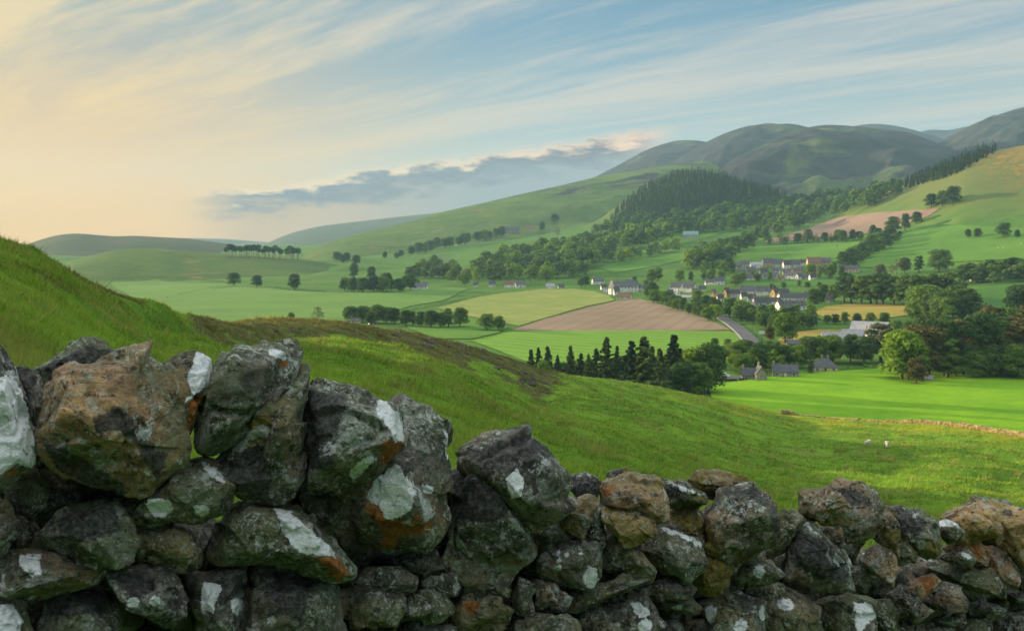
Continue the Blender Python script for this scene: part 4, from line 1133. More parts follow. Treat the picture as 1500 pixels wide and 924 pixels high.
def sheet(name, pix, mat, label, lift=0.45, step=11.0, wob=0.0):
    P = hit([p[0] for p in pix], [p[1] for p in pix])[:, :2]
    B = densify(P, step)
    x0, y0 = B.min(0); x1, y1 = B.max(0)
    gx, gy = np.meshgrid(np.arange(x0, x1, step), np.arange(y0, y1, step))
    gx, gy = gx.ravel() + 0.01, gy.ravel() + 0.01
    sdv = poly_sd(gx, gy, P)
    k = sdv > step * 0.45
    pts = [Vector(p) for p in B] + [Vector(p) for p in np.stack([gx[k], gy[k]], 1)]
    n = len(B)
    v, e, f, *_ = delaunay_2d_cdt(pts, [(i, (i + 1) % n) for i in range(n)], [list(range(n))], 2, 1e-4)
    v = np.array([p[:] for p in v])
    tri = np.array([t for t in f if len(t) == 3])
    z = surf(v[:, 0], v[:, 1]) + lift
    V = np.column_stack([v, z])
    # short skirt so that the sheet reads as the ground itself
    me = mesh_np(name, V, tri, mat, smooth=True)
    o = bpy.data.objects.new(name, me)
    me.update()
    if me.polygons[0].normal.z < 0: me.flip_normals()
    props(link(o), label, 'field', kind='structure')
    return o


def soil(name, a, b, ang):
    m = NT(name)
    p = m.pos()
    w = m.node('ShaderNodeTexWave', {'Vector': m.map(p, rot=(0, 0, ang)), 'Scale': 0.16, 'Distortion': 0.8, 'Detail': 2.0, 'Detail Scale': 0.3}, wave_type='BANDS')
    n = m.noise(p, 0.02, 6, 0.65)
    col = m.mix(m.ramp(n, 0.3, 0.7), a, b)
    col = m.mix(m.math('MULTIPLY', w.outputs['Fac'], 0.18), col, (0.12, 0.09, 0.06))
    w2 = m.node('ShaderNodeTexWave', {'Vector': m.map(p, rot=(0, 0, ang)), 'Scale': 0.026, 'Distortion': 0.6, 'Detail': 2.0, 'Detail Scale': 0.3}, wave_type='BANDS')
    col = m.mix(m.math('MULTIPLY', m.ramp(w2.outputs['Fac'], 0.6, 1.0), 0.30), col, (0.13, 0.11, 0.07))
    col = m.mix(m.math('MULTIPLY', m.ramp(m.noise(m.map(p, loc=(50, 0, 0)), 0.011, 5, 0.7), 0.5, 0.7), 0.4), col, (0.16, 0.15, 0.085))
    m.base(col)
    m.normal(m.bump(m.noise(p, 0.8, 5, 0.8), 0.7, 0.5))
    m.b.inputs['Specular IOR Level'].default_value = 0.1
    return m.m


M_soil = soil('ploughed_soil', (0.200, 0.145, 0.095), (0.270, 0.200, 0.135), 0.3)
M_soil2 = soil('ploughed_soil_upper', (0.190, 0.135, 0.105), (0.250, 0.175, 0.135), 1.2)
M_hay = grass_material('pale_crop', (0.120, 0.185, 0.035), (0.200, 0.240, 0.060), (0.26, 0.25, 0.08), 1.0, 0.5, 0.7, bumpd=0.5, stripes=True)
M_lime = grass_material('young_crop', (0.090, 0.190, 0.022), (0.130, 0.260, 0.028), (0.16, 0.26, 0.04), 1.0, 0.6, 0.8, bumpd=0.4, stripes=True)
M_mid = grass_material('meadow', (0.060, 0.150, 0.018), (0.095, 0.205, 0.026), (0.15, 0.20, 0.04), 1.2, 0.6, 0.8, bumpd=0.4)
M_pale = grass_material('misty_meadow', (0.075, 0.165, 0.030), (0.110, 0.215, 0.040), (0.15, 0.20, 0.05), 0.8, 0.6, 0.8, bumpd=0.4)
M_dark = grass_material('deep_meadow', (0.038, 0.110, 0.018), (0.060, 0.150, 0.022), (0.09, 0.15, 0.03), 1.0, 0.6, 0.8, bumpd=0.4)
M_gold = grass_material('dry_meadow', (0.170, 0.190, 0.030), (0.280, 0.230, 0.050), (0.32, 0.22, 0.06), 1.5, 0.45, 0.7, bumpd=0.4)

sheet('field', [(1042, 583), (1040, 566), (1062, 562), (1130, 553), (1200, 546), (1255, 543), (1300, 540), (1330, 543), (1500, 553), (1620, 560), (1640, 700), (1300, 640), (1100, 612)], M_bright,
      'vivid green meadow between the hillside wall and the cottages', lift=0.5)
sheet('field', [(748, 485), (770, 477), (800, 467), (830, 459), (862, 450), (900, 442), (936, 438), (960, 444), (985, 452), (1010, 459), (1030, 466), (1050, 474), (1072, 484)], M_soil,
      'brown ploughed field below the white houses')
sheet('field', [(640, 452), (672, 443), (700, 435), (740, 429), (790, 424), (840, 423), (870, 427), (892, 433), (900, 440), (862, 448), (830, 457), (796, 467), (760, 478), (720, 470), (680, 462)], M_hay,
      'pale yellow-green crop field left of the ploughed one')
sheet('field', [(640, 455), (680, 464), (718, 473), (744, 480), (730, 488), (690, 497), (640, 497), (600, 482), (585, 468)], M_mid,
      'green meadow around the pair of round trees')
sheet('field', [(690, 500), (748, 486), (800, 485), (900, 485), (1000, 485), (1068, 485.5), (1085, 492), (1082, 500), (1050, 510), (980, 530), (880, 540), (770, 530)], M_lime,
      'light green strip field in front of the ploughed one')
sheet('field', [(160, 414), (230, 409), (330, 416), (420, 425), (500, 429), (580, 427), (660, 421), (686, 423), (650, 440), (600, 449), (540, 466), (470, 476), (380, 480), (280, 478), (200, 440)], M_pale,
      'long misty meadow in the left valley')
sheet('field', [(1122, 352), (1150, 345), (1185, 335), (1215, 322), (1250, 316), (1300, 311), (1376, 306), (1362, 316), (1335, 326), (1318, 334), (1290, 340), (1230, 346), (1180, 350), (1122, 356)], M_soil2,
      'pinkish ploughed field high on the right slope', lift=0.6)
sheet('field', [(1052, 388), (1075, 374), (1110, 362), (1180, 358), (1262, 354), (1248, 366), (1232, 378), (1190, 380), (1130, 382), (1080, 388)], M_mid,
      'smooth green field above the upper village', lift=0.6)
sheet('field', [(1190, 458), (1212, 449), (1240, 446), (1290, 446), (1340, 448), (1336, 461), (1290, 468), (1220, 470)], M_gold,
      'golden grass field behind the farm buildings')
sheet('field', [(1138, 498), (1160, 488), (1200, 483), (1235, 484), (1230, 500), (1190, 506), (1150, 510)], M_gold,
      'rough yellowish paddock left of the farm buildings')
sheet('field', [(878, 392), (910, 384), (960, 376), (1010, 366), (1020, 373), (990, 384), (950, 392), (900, 400)], M_mid,
      'sunny strip of grass above the white houses', lift=0.6)
sheet('field', [(895, 372), (930, 362), (980, 350), (1040, 342), (1060, 341), (1020, 352), (980, 362), (930, 374), (900, 378)], M_mid,
      'narrow green field between two belts of trees', lift=0.6)
sheet('field', [(1220, 392), (1262, 372), (1310, 352), (1340, 335), (1400, 330), (1500, 335), (1600, 340), (1600, 385), (1500, 380), (1400, 384), (1300, 392)], M_mid,
      'green pasture at the foot of the gorse hill', lift=0.7)
sheet('field', [(1420, 455), (1420, 425), (1500, 405), (1600, 400), (1600, 470), (1500, 470)], M_dark,
      'deep green pasture above the dark wood', lift=0.5)
sheet('field', [(1060, 412), (1120, 402), (1200, 398), (1260, 396), (1290, 400), (1270, 412), (1190, 420), (1090, 420)], M_dark,
      'green between the two parts of the village', lift=0.5)

# road
def ribbon(name, pix, width, mat, label, lift, cat='road', side=0.0):
    P = hit([p[0] for p in pix], [p[1] for p in pix])[:, :2]
    t = np.linspace(0, len(P) - 1, 50)
    xy = np.stack([smooth_curve(np.arange(len(P)), P[:, i], t, 0.4) for i in (0, 1)], 1)
    d = np.gradient(xy, axis=0); d /= np.linalg.norm(d, axis=1)[:, None]
    nrm = np.stack([d[:, 1], -d[:, 0]], 1)
    cs = np.array([-0.5, -0.17, 0.17, 0.5]) * width + side
    V = (xy[:, None, :] + nrm[:, None, :] * cs[None, :, None]).reshape(-1, 2)
    z = surf(V[:, 0], V[:, 1]) + lift
    me = mesh_np(name, np.column_stack([V, z]), grid_faces(len(t), 4), mat, smooth=True)
    me.update()
    if me.polygons[0].normal.z < 0: me.flip_normals()
    o = bpy.data.objects.new(name, me)
    props(link(o), label, cat, kind='structure')
    return o


def plain(name, c, rough=0.85, var=0.25, sc=1.0, spec=0.3, metal=0.0):
    m = NT(name)
    n = m.noise(m.obj(), 1.3 * sc, 5, 0.65)
    lo = tuple(x * (1 - var) for x in c); hi = tuple(min(x * (1 + var), 0.95) for x in c)
    m.base(m.mix(m.ramp(n, 0.3, 0.7), lo, hi))
    m.b.inputs['Roughness'].default_value = rough
    m.b.inputs['Specular IOR Level'].default_value = spec
    m.b.inputs['Metallic'].default_value = metal
    return m.m


M_road = plain('asphalt', (0.075, 0.075, 0.080), 0.8, 0.2, 0.1)
M_kerb = plain('kerb_grit', (0.34, 0.31, 0.24), 0.9, 0.2, 0.3)
ribbon('road', [(1054, 462), (1060, 467), (1072, 474), (1084, 483), (1094, 492), (1100, 500), (1104, 512)], 8.5, M_road, 'grey main road curving out of the village', 0.60)
ribbon('road_verge', [(1054, 462), (1060, 467), (1072, 474), (1084, 483), (1094, 492), (1100, 500), (1104, 512)], 1.4, M_kerb, 'pale footpath along the village road', 0.70, 'footpath', side=5.2)
ribbon('track', [(1040, 556), (1060, 556), (1085, 555), (1100, 554)], 9.0, M_road, 'yard of grey tarmac beside the cottages', 0.75, 'track')
ribbon('track', [(640, 372), (652, 380), (660, 388)], 3.0, M_road, 'pale track among the left hillside fields', 0.6, 'track')
# ------------------------------------------------------------------ trees
def leaf_mat(name, lo, hi, trans=0.25):
    m = NT(name)
    p = m.obj()
    rnd = m.node('ShaderNodeObjectInfo').outputs['Random']
    n = m.noise(p, 0.35, 4, 0.6)
    f = m.math('ADD', m.math('MULTIPLY', n, 0.8), m.math('MULTIPLY', m.math('SUBTRACT', rnd, 0.5), 0.85))
    col = m.mix(m.ramp(f, 0.25, 0.65, smooth=False), lo, hi)
    f2 = m.noise(m.map(p, loc=(4, 4, 4)), 1.6, 3, 0.6)
    col = m.mix(m.math('MULTIPLY', m.ramp(f2, 0.5, 0.7), 0.4), col, tuple(min(1, x * 1.5) for x in hi))
    m.base(col)
    m.b.inputs['Roughness'].default_value = 0.8
    m.b.inputs['Specular IOR Level'].default_value = 0.15
    if trans:
        tr = m.node('ShaderNodeBsdfTranslucent', {'Color': col})
        mx = m.node('ShaderNodeMixShader', {0: trans, 1: m.b.outputs[0], 2: tr.outputs[0]})
        m.l.new(mx.outputs[0], m.out.inputs['Surface'])
    return m.m


L_mid = leaf_mat('leaves_green', (0.058, 0.125, 0.018), (0.130, 0.220, 0.030))
L_dark = leaf_mat('leaves_dark', (0.036, 0.086, 0.020), (0.082, 0.150, 0.030))
L_lime = leaf_mat('leaves_lime', (0.090, 0.180, 0.014), (0.180, 0.290, 0.022))
L_rust = leaf_mat('leaves_bronze', (0.065, 0.066, 0.016), (0.140, 0.115, 0.030))
L_pale = leaf_mat('leaves_pale', (0.080, 0.105, 0.040), (0.150, 0.165, 0.070))
L_need = leaf_mat('needles', (0.024, 0.055, 0.022), (0.055, 0.098, 0.032), 0.1)
L_need2 = leaf_mat('needles_light', (0.045, 0.085, 0.022), (0.085, 0.135, 0.032), 0.1)
M_bark = plain('bark', (0.085, 0.066, 0.048), 0.95, 0.35, 3.0)
M_bark2 = plain('bark_pale', (0.20, 0.16, 0.12), 0.95, 0.3, 3.0)


def tube(p0, p1, r0, r1, n=6):
    p0, p1 = np.array(p0, float), np.array(p1, float)
    d = p1 - p0; d /= np.linalg.norm(d) + 1e-9
    a = np.cross(d, [0.3, 0.9, 0.1]); a /= np.linalg.norm(a); b = np.cross(d, a)
    an = np.linspace(0, 2 * PI, n, endpoint=False)
    ringd = np.cos(an)[:, None] * a + np.sin(an)[:, None] * b
    V = np.concatenate([p0 + ringd * r0, p1 + ringd * r1])
    Fc = np.array([[i, (i + 1) % n, n + (i + 1) % n, n + i] for i in range(n)])
    return V, Fc


def merge(parts):
    Vs, Fs, off = [], [], 0
    for V, Fc in parts:
        Vs.append(V); Fs.append(Fc + off); off += len(V)
    return np.concatenate(Vs), np.concatenate(Fs)


def leaf_quads(C, Nrm, size, rng, droop=0.0):
    """small bent quads at C facing roughly Nrm"""
    n = len(C)
    N2 = Nrm + rng.normal(size=(n, 3)) * 0.45
    N2 /= np.linalg.norm(N2, axis=1)[:, None] + 1e-9
    a = np.cross(N2, rng.normal(size=(n, 3))); a /= np.linalg.norm(a, axis=1)[:, None] + 1e-9
    b = np.cross(N2, a)
    s = size * rng.uniform(0.6, 1.3, n)[:, None]
    k = rng.uniform(0.5, 1.0, n)[:, None]
    V = np.stack([C + a * s, C + b * s * k, C - a * s * rng.uniform(0.6, 1, n)[:, None], C - b * s * k], 1).reshape(-1, 3)
    Fc = np.arange(n * 4).reshape(n, 4)
    return V, Fc


def broad_crown(h, w, n, leaf, seed, base=0.18, lobes=11, tall=False):
    """crown of leaf clumps through the volume of several uneven lobes; height h, half-width w"""
    rng = np.random.default_rng(seed)
    Ls = []
    for i in range(lobes):
        t = (i + 0.5) / lobes
        zc = h * (base + 0.12 + (0.96 - base - 0.12) * t)
        prof = math.sin(PI * min(1, 0.18 + 0.80 * t)) ** 0.7
        if tall: prof = min(1, prof * 1.1 + 0.1)
        ang = i * 2.4 + rng.uniform(-.5, .5)
        rr = w * prof * rng.uniform(0.35, 0.62)
        rad = w * rng.uniform(0.36, 0.56) * (0.75 + 0.25 * prof)
        Ls.append((math.cos(ang) * rr, math.sin(ang) * rr, min(zc, h - rad * 0.8), rad))
    Ls.append((0, 0, h * 0.6, w * 0.55)); Ls.append((0, 0, h - w * 0.45, w * 0.42))
    Ls = np.array(Ls)
    wt_ = Ls[:, 3] ** 2; wt_ /= wt_.sum()
    pick = rng.choice(len(Ls), n, p=wt_)
    d = rng.normal(size=(n, 3)); d /= np.linalg.norm(d, axis=1)[:, None]
    d[:, 2] = np.where(d[:, 2] < -0.35, -d[:, 2], d[:, 2])
    r = rng.uniform(0.62, 1.05, n) ** 0.6
    # sub-clumps
    q = Ls[pick, :3]
    sub = 1 + 0.34 * fbm(d[:, 0] * 2.2 + pick * 3.1, d[:, 1] * 2.2, d[:, 2] * 2.2, oct=2, seed=seed)
    C = q + d * (Ls[pick, 3] * r * sub)[:, None] * np.array([1, 1, 0.85])
    C[:, 2] = np.where(C[:, 2] < h * base, h * base * rng.uniform(0.5, 2.0, n), C[:, 2])
    return leaf_quads(C, d + [0, 0, 0.25], leaf, rng)


def broad_trunk(h, w, seed, base=0.18, r=None):
    rng = np.random.default_rng(seed + 50)
    r = r or h * 0.022
    top = np.array([rng.uniform(-.3, .3), rng.uniform(-.3, .3), h * 0.5])
    parts = [tube((0, 0, -0.6), (0, 0, h * base), r * 1.3, r), tube((0, 0, h * base), top, r, r * 0.5), tube(top, top + [0, 0, h * 0.3], r * 0.5, r * 0.15)]
    for i in range(6):
        a = i * 1.05 + rng.uniform(-.3, .3)
        z0 = h * rng.uniform(base, 0.5)
        p1 = np.array([math.cos(a) * w * 0.6, math.sin(a) * w * 0.6, z0 + h * rng.uniform(.12, .3)])
        parts.append(tube((0, 0, z0), p1, r * 0.45, r * 0.12, 5))
    return merge(parts)


def conifer(h, w, n, leaf, seed, base=0.06, open_=0.0):
    rng = np.random.default_rng(seed)
    tiers = int(h * 2.3)
    Cs, Ns = [], []
    nb = max(5, n // (tiers * 9))
    for i in range(tiers):
        t = (i + 0.3) / tiers
        z = h * (base + (1 - base) * t)
        rad = w * (1 - t) ** 0.85 * rng.uniform(0.72, 1.1) + 0.12
        k = max(4, int(9 * (1 - t * 0.55)))
        a0 = rng.uniform(0, 6.28)
        for j in range(k):
            if rng.random() < open_ * 0.5: continue
            a = a0 + j * 2 * PI / k + rng.uniform(-.2, .2)
            L = rad * rng.uniform(0.45, 1.18)
            m_ = max(3, int(n / (tiers * k)))
            s = rng.uniform(0.12, 1, m_) ** 0.7
            side = rng.normal(size=m_) * 0.16 * L * (1.1 - s)
            x = math.cos(a) * L * s - math.sin(a) * side; y = math.sin(a) * L * s + math.cos(a) * side
            zz = z - 0.30 * L * s + 0.16 * L * s * s + rng.normal(size=m_) * 0.10
            Cs.append(np.stack([x, y, zz], 1))
            Ns.append(np.stack([np.full(m_, math.cos(a) * 0.5), np.full(m_, math.sin(a) * 0.5), np.full(m_, 0.8)], 1))
    C = np.concatenate(Cs); N = np.concatenate(Ns)
    return leaf_quads(C, N, leaf, rng)


PROTO = {}


def proto(key, crown, trunk, lm, bark=None):
    c = mesh_np('crown', *crown, lm)
    t = mesh_np('trunk', *trunk, bark or M_bark, smooth=True)
    PROTO[key] = (c, t)


def leafy_recolour(src, key, lm):
    c, t = PROTO[src]
    c2 = c.copy(); c2.materials.clear(); c2.materials.append(lm)
    PROTO[key] = (c2, t)


# unit trees are built 10 m tall and scaled
for v in range(4):
    w = [3.9, 4.4, 3.4, 4.8][v]
    cr = broad_crown(10, w, 4600, 0.27, 300 + v, base=0.05, lobes=13)
    tr = broad_trunk(10, w, 300 + v, base=0.12)
    proto(('broad', 'mid', v), cr, tr, L_mid)
    for nm, lm in (('dark', L_dark), ('lime', L_lime), ('rust', L_rust), ('pale', L_pale)):
        leafy_recolour(('broad', 'mid', v), ('broad', nm, v), lm)
for v in range(3):
    w = [2.1, 2.5, 2.3][v]
    cr = broad_crown(10, w, 3800, 0.25, 340 + v, base=0.04, lobes=13, tall=True)
    tr = broad_trunk(10, w, 340 + v, base=0.10)
    proto(('tall', 'mid', v), cr, tr, L_mid)
    for nm, lm in (('dark', L_dark), ('lime', L_lime), ('pale', L_pale), ('rust', L_rust)):
        leafy_recolour(('tall', 'mid', v), ('tall', nm, v), lm)
for v in range(3):
    w = [2.0, 2.5, 1.7][v]
    proto(('fir', 'dark', v), conifer(10, w, 5200, 0.17, 360 + v, open_=0.25), tube((0, 0, -0.6), (0, 0, 9.7), 0.16, 0.03), L_need)
    leafy_recolour(('fir', 'dark', v), ('fir', 'light', v), L_need2)
for v in range(2):       # pines with bare stems, crowns at the top
    cr = broad_crown(10, 2.4, 1300, 0.30, 380 + v, base=0.46, lobes=6)
    proto(('pine', 'dark', v), cr, broad_trunk(10, 1.0, 380 + v, base=0.5, r=0.16), L_dark, M_bark2)
for v in range(2):       # bare spring tree
    cr = broad_crown(10, 3.2, 700, 0.22, 390 + v, base=0.16, lobes=12)
    proto(('broad', 'thin', v), cr, broad_trunk(10, 3.8, 390 + v, base=0.2), L_pale, M_bark2)

NTREE = {}
TREES = []


def tree(kind, shade, xyz, h, label, group=None, wide=1.0, seed=None):
    rng = random.Random(seed if seed is not None else int(xyz[0] * 7 + xyz[1] * 13))
    vs = [k for k in PROTO if k[0] == kind and k[1] == shade]
    c, t = PROTO[rng.choice(vs)]
    nm = {'broad': 'broadleaf_tree', 'tall': 'broadleaf_tree', 'fir': 'conifer_tree', 'pine': 'pine_tree'}[kind]
    s = h / 10.0
    e = empty(nm, (float(xyz[0]), float(xyz[1]), float(xyz[2])), rng.uniform(0, 6.28))
    wide *= 1.22 if kind in ('broad', 'tall') else 1.0
    e.scale = (s * wide * rng.uniform(.92, 1.08), s * wide * rng.uniform(.92, 1.08), s * 1.03)
    props(e, label, 'tree', group)
    co = bpy.data.objects.new('crown', c); link(co, e)
    to = bpy.data.objects.new('trunk', t); link(to, e)
    NTREE[nm] = NTREE.get(nm, 0) + 1
    TREES.append((nm, e, float(np.hypot(xyz[0], xyz[1]))))
    return e


def belt(pix, n, hpx, kinds, label, group, jit=(6, 2), wide=1.0, seed=1, scatter=None, names=None):
    """n trees with their feet along a polyline (or inside it when scatter), heights in photograph pixels"""
    rng = random.Random(seed * 101 + 7)
    P = np.array(pix, float)
    seg = np.r_[0, np.cumsum(np.hypot(*np.diff(P, axis=0).T))]
    if scatter:
        us, vs = [], []
        k = 0
        while len(us) < n and k < 5000:
            k += 1
            u = rng.uniform(P[:, 0].min(), P[:, 0].max()); v = rng.uniform(P[:, 1].min(), P[:, 1].max())
            if in_poly([u], [v], P)[0]: us.append(u); vs.append(v)
        us, vs = np.array(us), np.array(vs)
    else:
        t = np.linspace(0, seg[-1], n) if n > 1 else np.array([0.0])
        us = np.interp(t, seg, P[:, 0]) + np.array([rng.uniform(-jit[0], jit[0]) for _ in t]) * (n > 1)
        vs = np.interp(t, seg, P[:, 1]) + np.array([rng.uniform(-jit[1], jit[1]) for _ in t]) * (n > 1)
    W3 = hit(us, vs)
    out = []
    for i, p in enumerate(W3):
        D = np.hypot(p[0], p[1])
        hp = hpx if not isinstance(hpx, (tuple, list)) else rng.uniform(*hpx)
        k, sh = rng.choice(kinds)
        lab = label if names is None else names[i]
        out.append(tree(k, sh, p, hp * D / F, lab, group, wide * rng.uniform(.9, 1.15), seed=seed * 1000 + i))
    return out


B, T = 'broad', 'tall'
mixd = [(B, 'mid'), (B, 'dark'), (B, 'mid'), (T, 'mid'), (B, 'dark')]
mixl = [(B, 'mid'), (B, 'lime'), (T, 'mid'), (B, 'mid'), (B, 'dark')]
dark = [(B, 'dark'), (B, 'dark'), (B, 'mid')]

# near conifers in the fold below the hillside
def at_dist(u, D):
    az, _ = azel(u, 500.0)
    x, y = math.sin(az) * D, math.cos(az) * D
    return np.array([x, y, max(float(z_ground(np.array([x]), np.array([y]))[0]), float(z_near(np.array([x]), np.array([y]))[0]))])


FIRS = [(778, 514, 0, 'd', 'small conifer at the left end of the row behind the hillside'), (789, 511, 0, 'd', 'second conifer from the left end of the row'),
        (802, 509, 1, 'd', 'bushy small conifer, third from the left of the row'), (817, 521, 0, 'd', 'lowest conifer in a dip of the row'),
        (836, 508, 1, 'l', 'conifer left of the two highest thin tops'), (851, 519, 1, 'd', 'dark conifer squeezed between taller ones left of centre'),
        (862, 520, 0, 'l', 'short light conifer left of the pointed pale one'), (874, 512, 1, 'd', 'dark conifer beside the broad pale pointed one'),
        (888, 496, 1, 'l', 'broad pale green conifer with pointed top'), (904, 508, 0, 'l', 'thin light conifer right of the broad pale one'),
        (925, 501, 2, 'd', 'broad dark conifer in the middle of the row'), (944, 495, 2, 'l', 'tall thin-topped conifer left of the highest dark one'),
        (955, 508, 1, 'd', 'conifer filling the gap beside the thin-topped one'), (967, 511, 1, 'l', 'light conifer touching the highest dark one'),
        (987, 491, 2, 'd', 'highest and darkest conifer at the right of the row')]
for i, (u, v, cls, sh, lab) in enumerate(FIRS):
    p = at_dist(u, 372 + (i * 37) % 40 - (20 if cls == 2 else 0))
    D = math.hypot(p[0], p[1])
    ztop = CAMZ - (v - 350) * D / F
    tree('fir', 'dark' if sh == 'd' else 'light', p, ztop - p[2], lab, 'conifers below the hillside', wide=[1.25, 1.45, 1.75][cls] if i != 14 else 2.0)
for u, v, k, sh, wd, lab in [(1010, 510, B, 'lime', 1.0, 'yellow-green broadleaf tree right of the highest conifer'), (1038, 503, B, 'dark', 0.8, 'dark round tree right of the conifers'),
                       (1026, 530, B, 'mid', 0.9, 'leafy tree reaching the edge of the bright meadow'), (1000, 530, B, 'dark', 1.0, 'dark bushy tree below the highest conifer')]:
    p = at_dist(u, 385 if v > 520 else 405)
    D = math.hypot(p[0], p[1])
    tree(k, sh, p, CAMZ - (v - 350) * D / F - p[2], lab, 'trees below the hillside', wide=wd)

for i, (u, v, k, sh) in enumerate([(796, 530, B, 'mid'), (825, 532, B, 'dark'), (845, 530, B, 'mid'), (866, 527, B, 'dark'), (900, 526, B, 'mid'), (914, 522, B, 'dark'), (936, 524, B, 'mid'), (960, 522, B, 'dark'), (975, 520, B, 'mid'), (1014, 528, B, 'mid')]):
    p = at_dist(u, 395 + (i * 29) % 30)
    D = math.hypot(p[0], p[1])
    tree(k, sh, p, CAMZ - (v - 350) * D / F - p[2], 'leafy tree filling a gap between the conifers', 'leafy trees between the conifers', wide=0.9)

# belt between the strip field and the yard
belt([(1052, 540), (1075, 536), (1095, 536), (1112, 538)], 7, (26, 36), dark + [(B, 'mid')], 'tree of the dark clump right of the conifers', 'dark clump right of the conifers', seed=2)
belt([(1086, 548), (1105, 546), (1130, 540), (1160, 534), (1190, 530), (1222, 530)], 13, (24, 36), mixl, 'leafy tree standing behind the slate roofed cottages', 'trees behind the cottages', seed=3)
belt([(1050, 511), (1080, 510), (1110, 512), (1140, 512)], 6, (10, 16), dark, 'low hedgerow tree at the lower end of the road', 'hedgerow trees by the road end', seed=4)
belt([(1188, 548), (1250, 535), (1300, 530)], 1, 20, [(T, 'pale')], 'small pale tree beside the second cottage', None, seed=5)
belt([(1222, 532), (1245, 530), (1262, 532)], 3, (30, 40), [(B, 'mid'), (B, 'dark')], 'tree in front of the farm sheds', 'trees in front of the farm sheds', seed=6)
belt([(1290, 530)], 1, 52, [(T, 'pale')], 'tall pale willow right of the farm sheds', None, seed=7, wide=1.7)
# road trees
belt([(1150, 503)], 1, 42, [(B, 'lime')], 'big bright green tree beside the road sign', None, seed=8, wide=1.15)
belt([(1128, 500)], 1, 22, [(B, 'rust')], 'small bronze leaved tree at the road bend', None, seed=81, wide=0.8)
belt([(1066, 466), (1080, 468), (1098, 472), (1120, 482), (1140, 484), (1160, 480), (1178, 482)], 11, (18, 26), [(B, 'mid'), (B, 'mid'), (B, 'lime'), (B, 'dark')], 'roadside tree between the road and the terraces', 'roadside trees below the terraces', seed=9)
belt([(948, 436), (960, 441), (975, 447), (990, 453), (1005, 459), (1020, 464), (1035, 468), (1046, 470)], 17, (15, 23), [(B, 'mid'), (B, 'mid'), (B, 'dark'), (B, 'lime')], 'tree of the belt edging the ploughed field', 'belt edging the ploughed field', seed=10, jit=(4, 3))
belt([(1024, 450), (1036, 454), (1048, 458)], 4, (18, 26), [(B, 'mid'), (B, 'dark')], 'tree behind the belt edging the ploughed field', 'trees behind the belt', seed=11)
# small round trees and the golden field
for i, u in enumerate([1212, 1224, 1237, 1255, 1275, 1296]):
    belt([(u, 474 + (i % 2))], 1, [12, 14, 16, 15, 15, 16][i], [(B, 'dark' if i % 2 else 'mid')], 'small round tree in the row behind the farm sheds', 'round trees behind the farm sheds', seed=20 + i)
belt([(1186, 474)], 1, 19, [('fir', 'dark')], 'slim dark conifer left of the golden field', None, seed=27, wide=1.0)
belt([(1238, 444), (1262, 445), (1282, 446), (1304, 447), (1322, 447), (1342, 447), (1362, 447), (1388, 447)], 14, (36, 46), [(T, 'dark'), (T, 'mid'), (T, 'dark')], 'tall tree of the row behind the golden field', 'tall trees behind the golden field', seed=28, jit=(3, 1), wide=1.3)
belt([(1345, 472), (1365, 478), (1385, 480), (1405, 478), (1418, 470)], 8, (36, 52), dark, 'tree of the dark clump right of the golden field', 'dark clump right of the golden field', seed=29)
belt([(1355, 488), (1335, 488), (1318, 486)], 3, (14, 20), [(B, 'mid')], 'small tree beside the shed with the red roof', 'small trees by the red roof', seed=30)
# near right wood
belt([(1318, 557), (1330, 557)], 2, (62, 68), [(B, 'lime')], 'bright lime green tree at the left edge of the right wood', 'lime trees at the edge of the right wood', seed=31, wide=0.85)
belt([(1342, 563)], 1, 36, [(B, 'rust')], 'small bronze tree standing out in the bright meadow', None, seed=32, wide=1.0)
belt([(1388, 554)], 1, 52, [(T, 'mid')], 'green tree with hanging boughs in front of the bronze wood', None, seed=33, wide=1.5)
belt([(1350, 552), (1375, 551), (1400, 550), (1430, 550), (1460, 550), (1490, 550), (1520, 551), (1560, 552)], 15, (66, 80), [(B, 'rust'), (B, 'rust'), (B, 'dark'), (B, 'dark')], 'bronze and dark green tree of the wood above the bright meadow', 'wood above the bright meadow', seed=34, wide=1.0)
belt([(1405, 553), (1430, 553), (1460, 553), (1490, 553), (1520, 553)], 8, (30, 46), dark, 'low dark tree along the front of the right wood', 'low trees along the right wood', seed=35)
belt([(1360, 520), (1400, 516), (1440, 512), (1480, 508), (1530, 506)], 8, (34, 46), [(B, 'rust'), (B, 'dark'), (B, 'rust')], 'bronze tree at the back of the right wood', 'back of the right wood', seed=36)
belt([(1490, 468), (1512, 466)], 2, 44, [(B, 'dark')], 'dark tree at the right edge above the wood', 'trees at the right edge', seed=37)
# villages: garden trees
belt([(930, 414), (940, 416), (956, 428)], 3, (8, 12), mixd, 'garden tree among the white houses', 'garden trees of the white houses', seed=40)
belt([(862, 417), (856, 420)], 2, (14, 18), dark, 'dark tree left of the white houses', 'trees left of the white houses', seed=41)
belt([(1000, 412), (1030, 412), (1060, 416), (1072, 418)], 6, (12, 20), mixl, 'tree between the white villas and the upper village', 'trees between villas and upper village', seed=42)
belt([(1075, 414), (1090, 412), (1110, 410), (1122, 411)], 5, (10, 16), mixl, 'tree left of the upper village', 'trees left of the upper village', seed=43)
belt([(1010, 394), (1022, 392), (1038, 392), (1055, 390)], 7, (22, 32), dark + mixl, 'tree of the clump above the villas', 'clump above the villas', seed=44)
belt([(960, 412), (972, 411), (952, 416)], 3, (16, 24), mixd, 'tree at the upper edge of the villas', 'trees at the upper edge of the villas', seed=45)
belt([(1190, 408), (1212, 408), (1222, 404)], 4, (16, 22), mixl, 'tree at the right end of the upper village', 'trees at the right of the upper village', seed=46)
belt([(1196, 446), (1210, 440), (1186, 448), (1228, 440)], 5, (18, 26), mixl, 'tree right of the terraces', 'trees right of the terraces', seed=47)
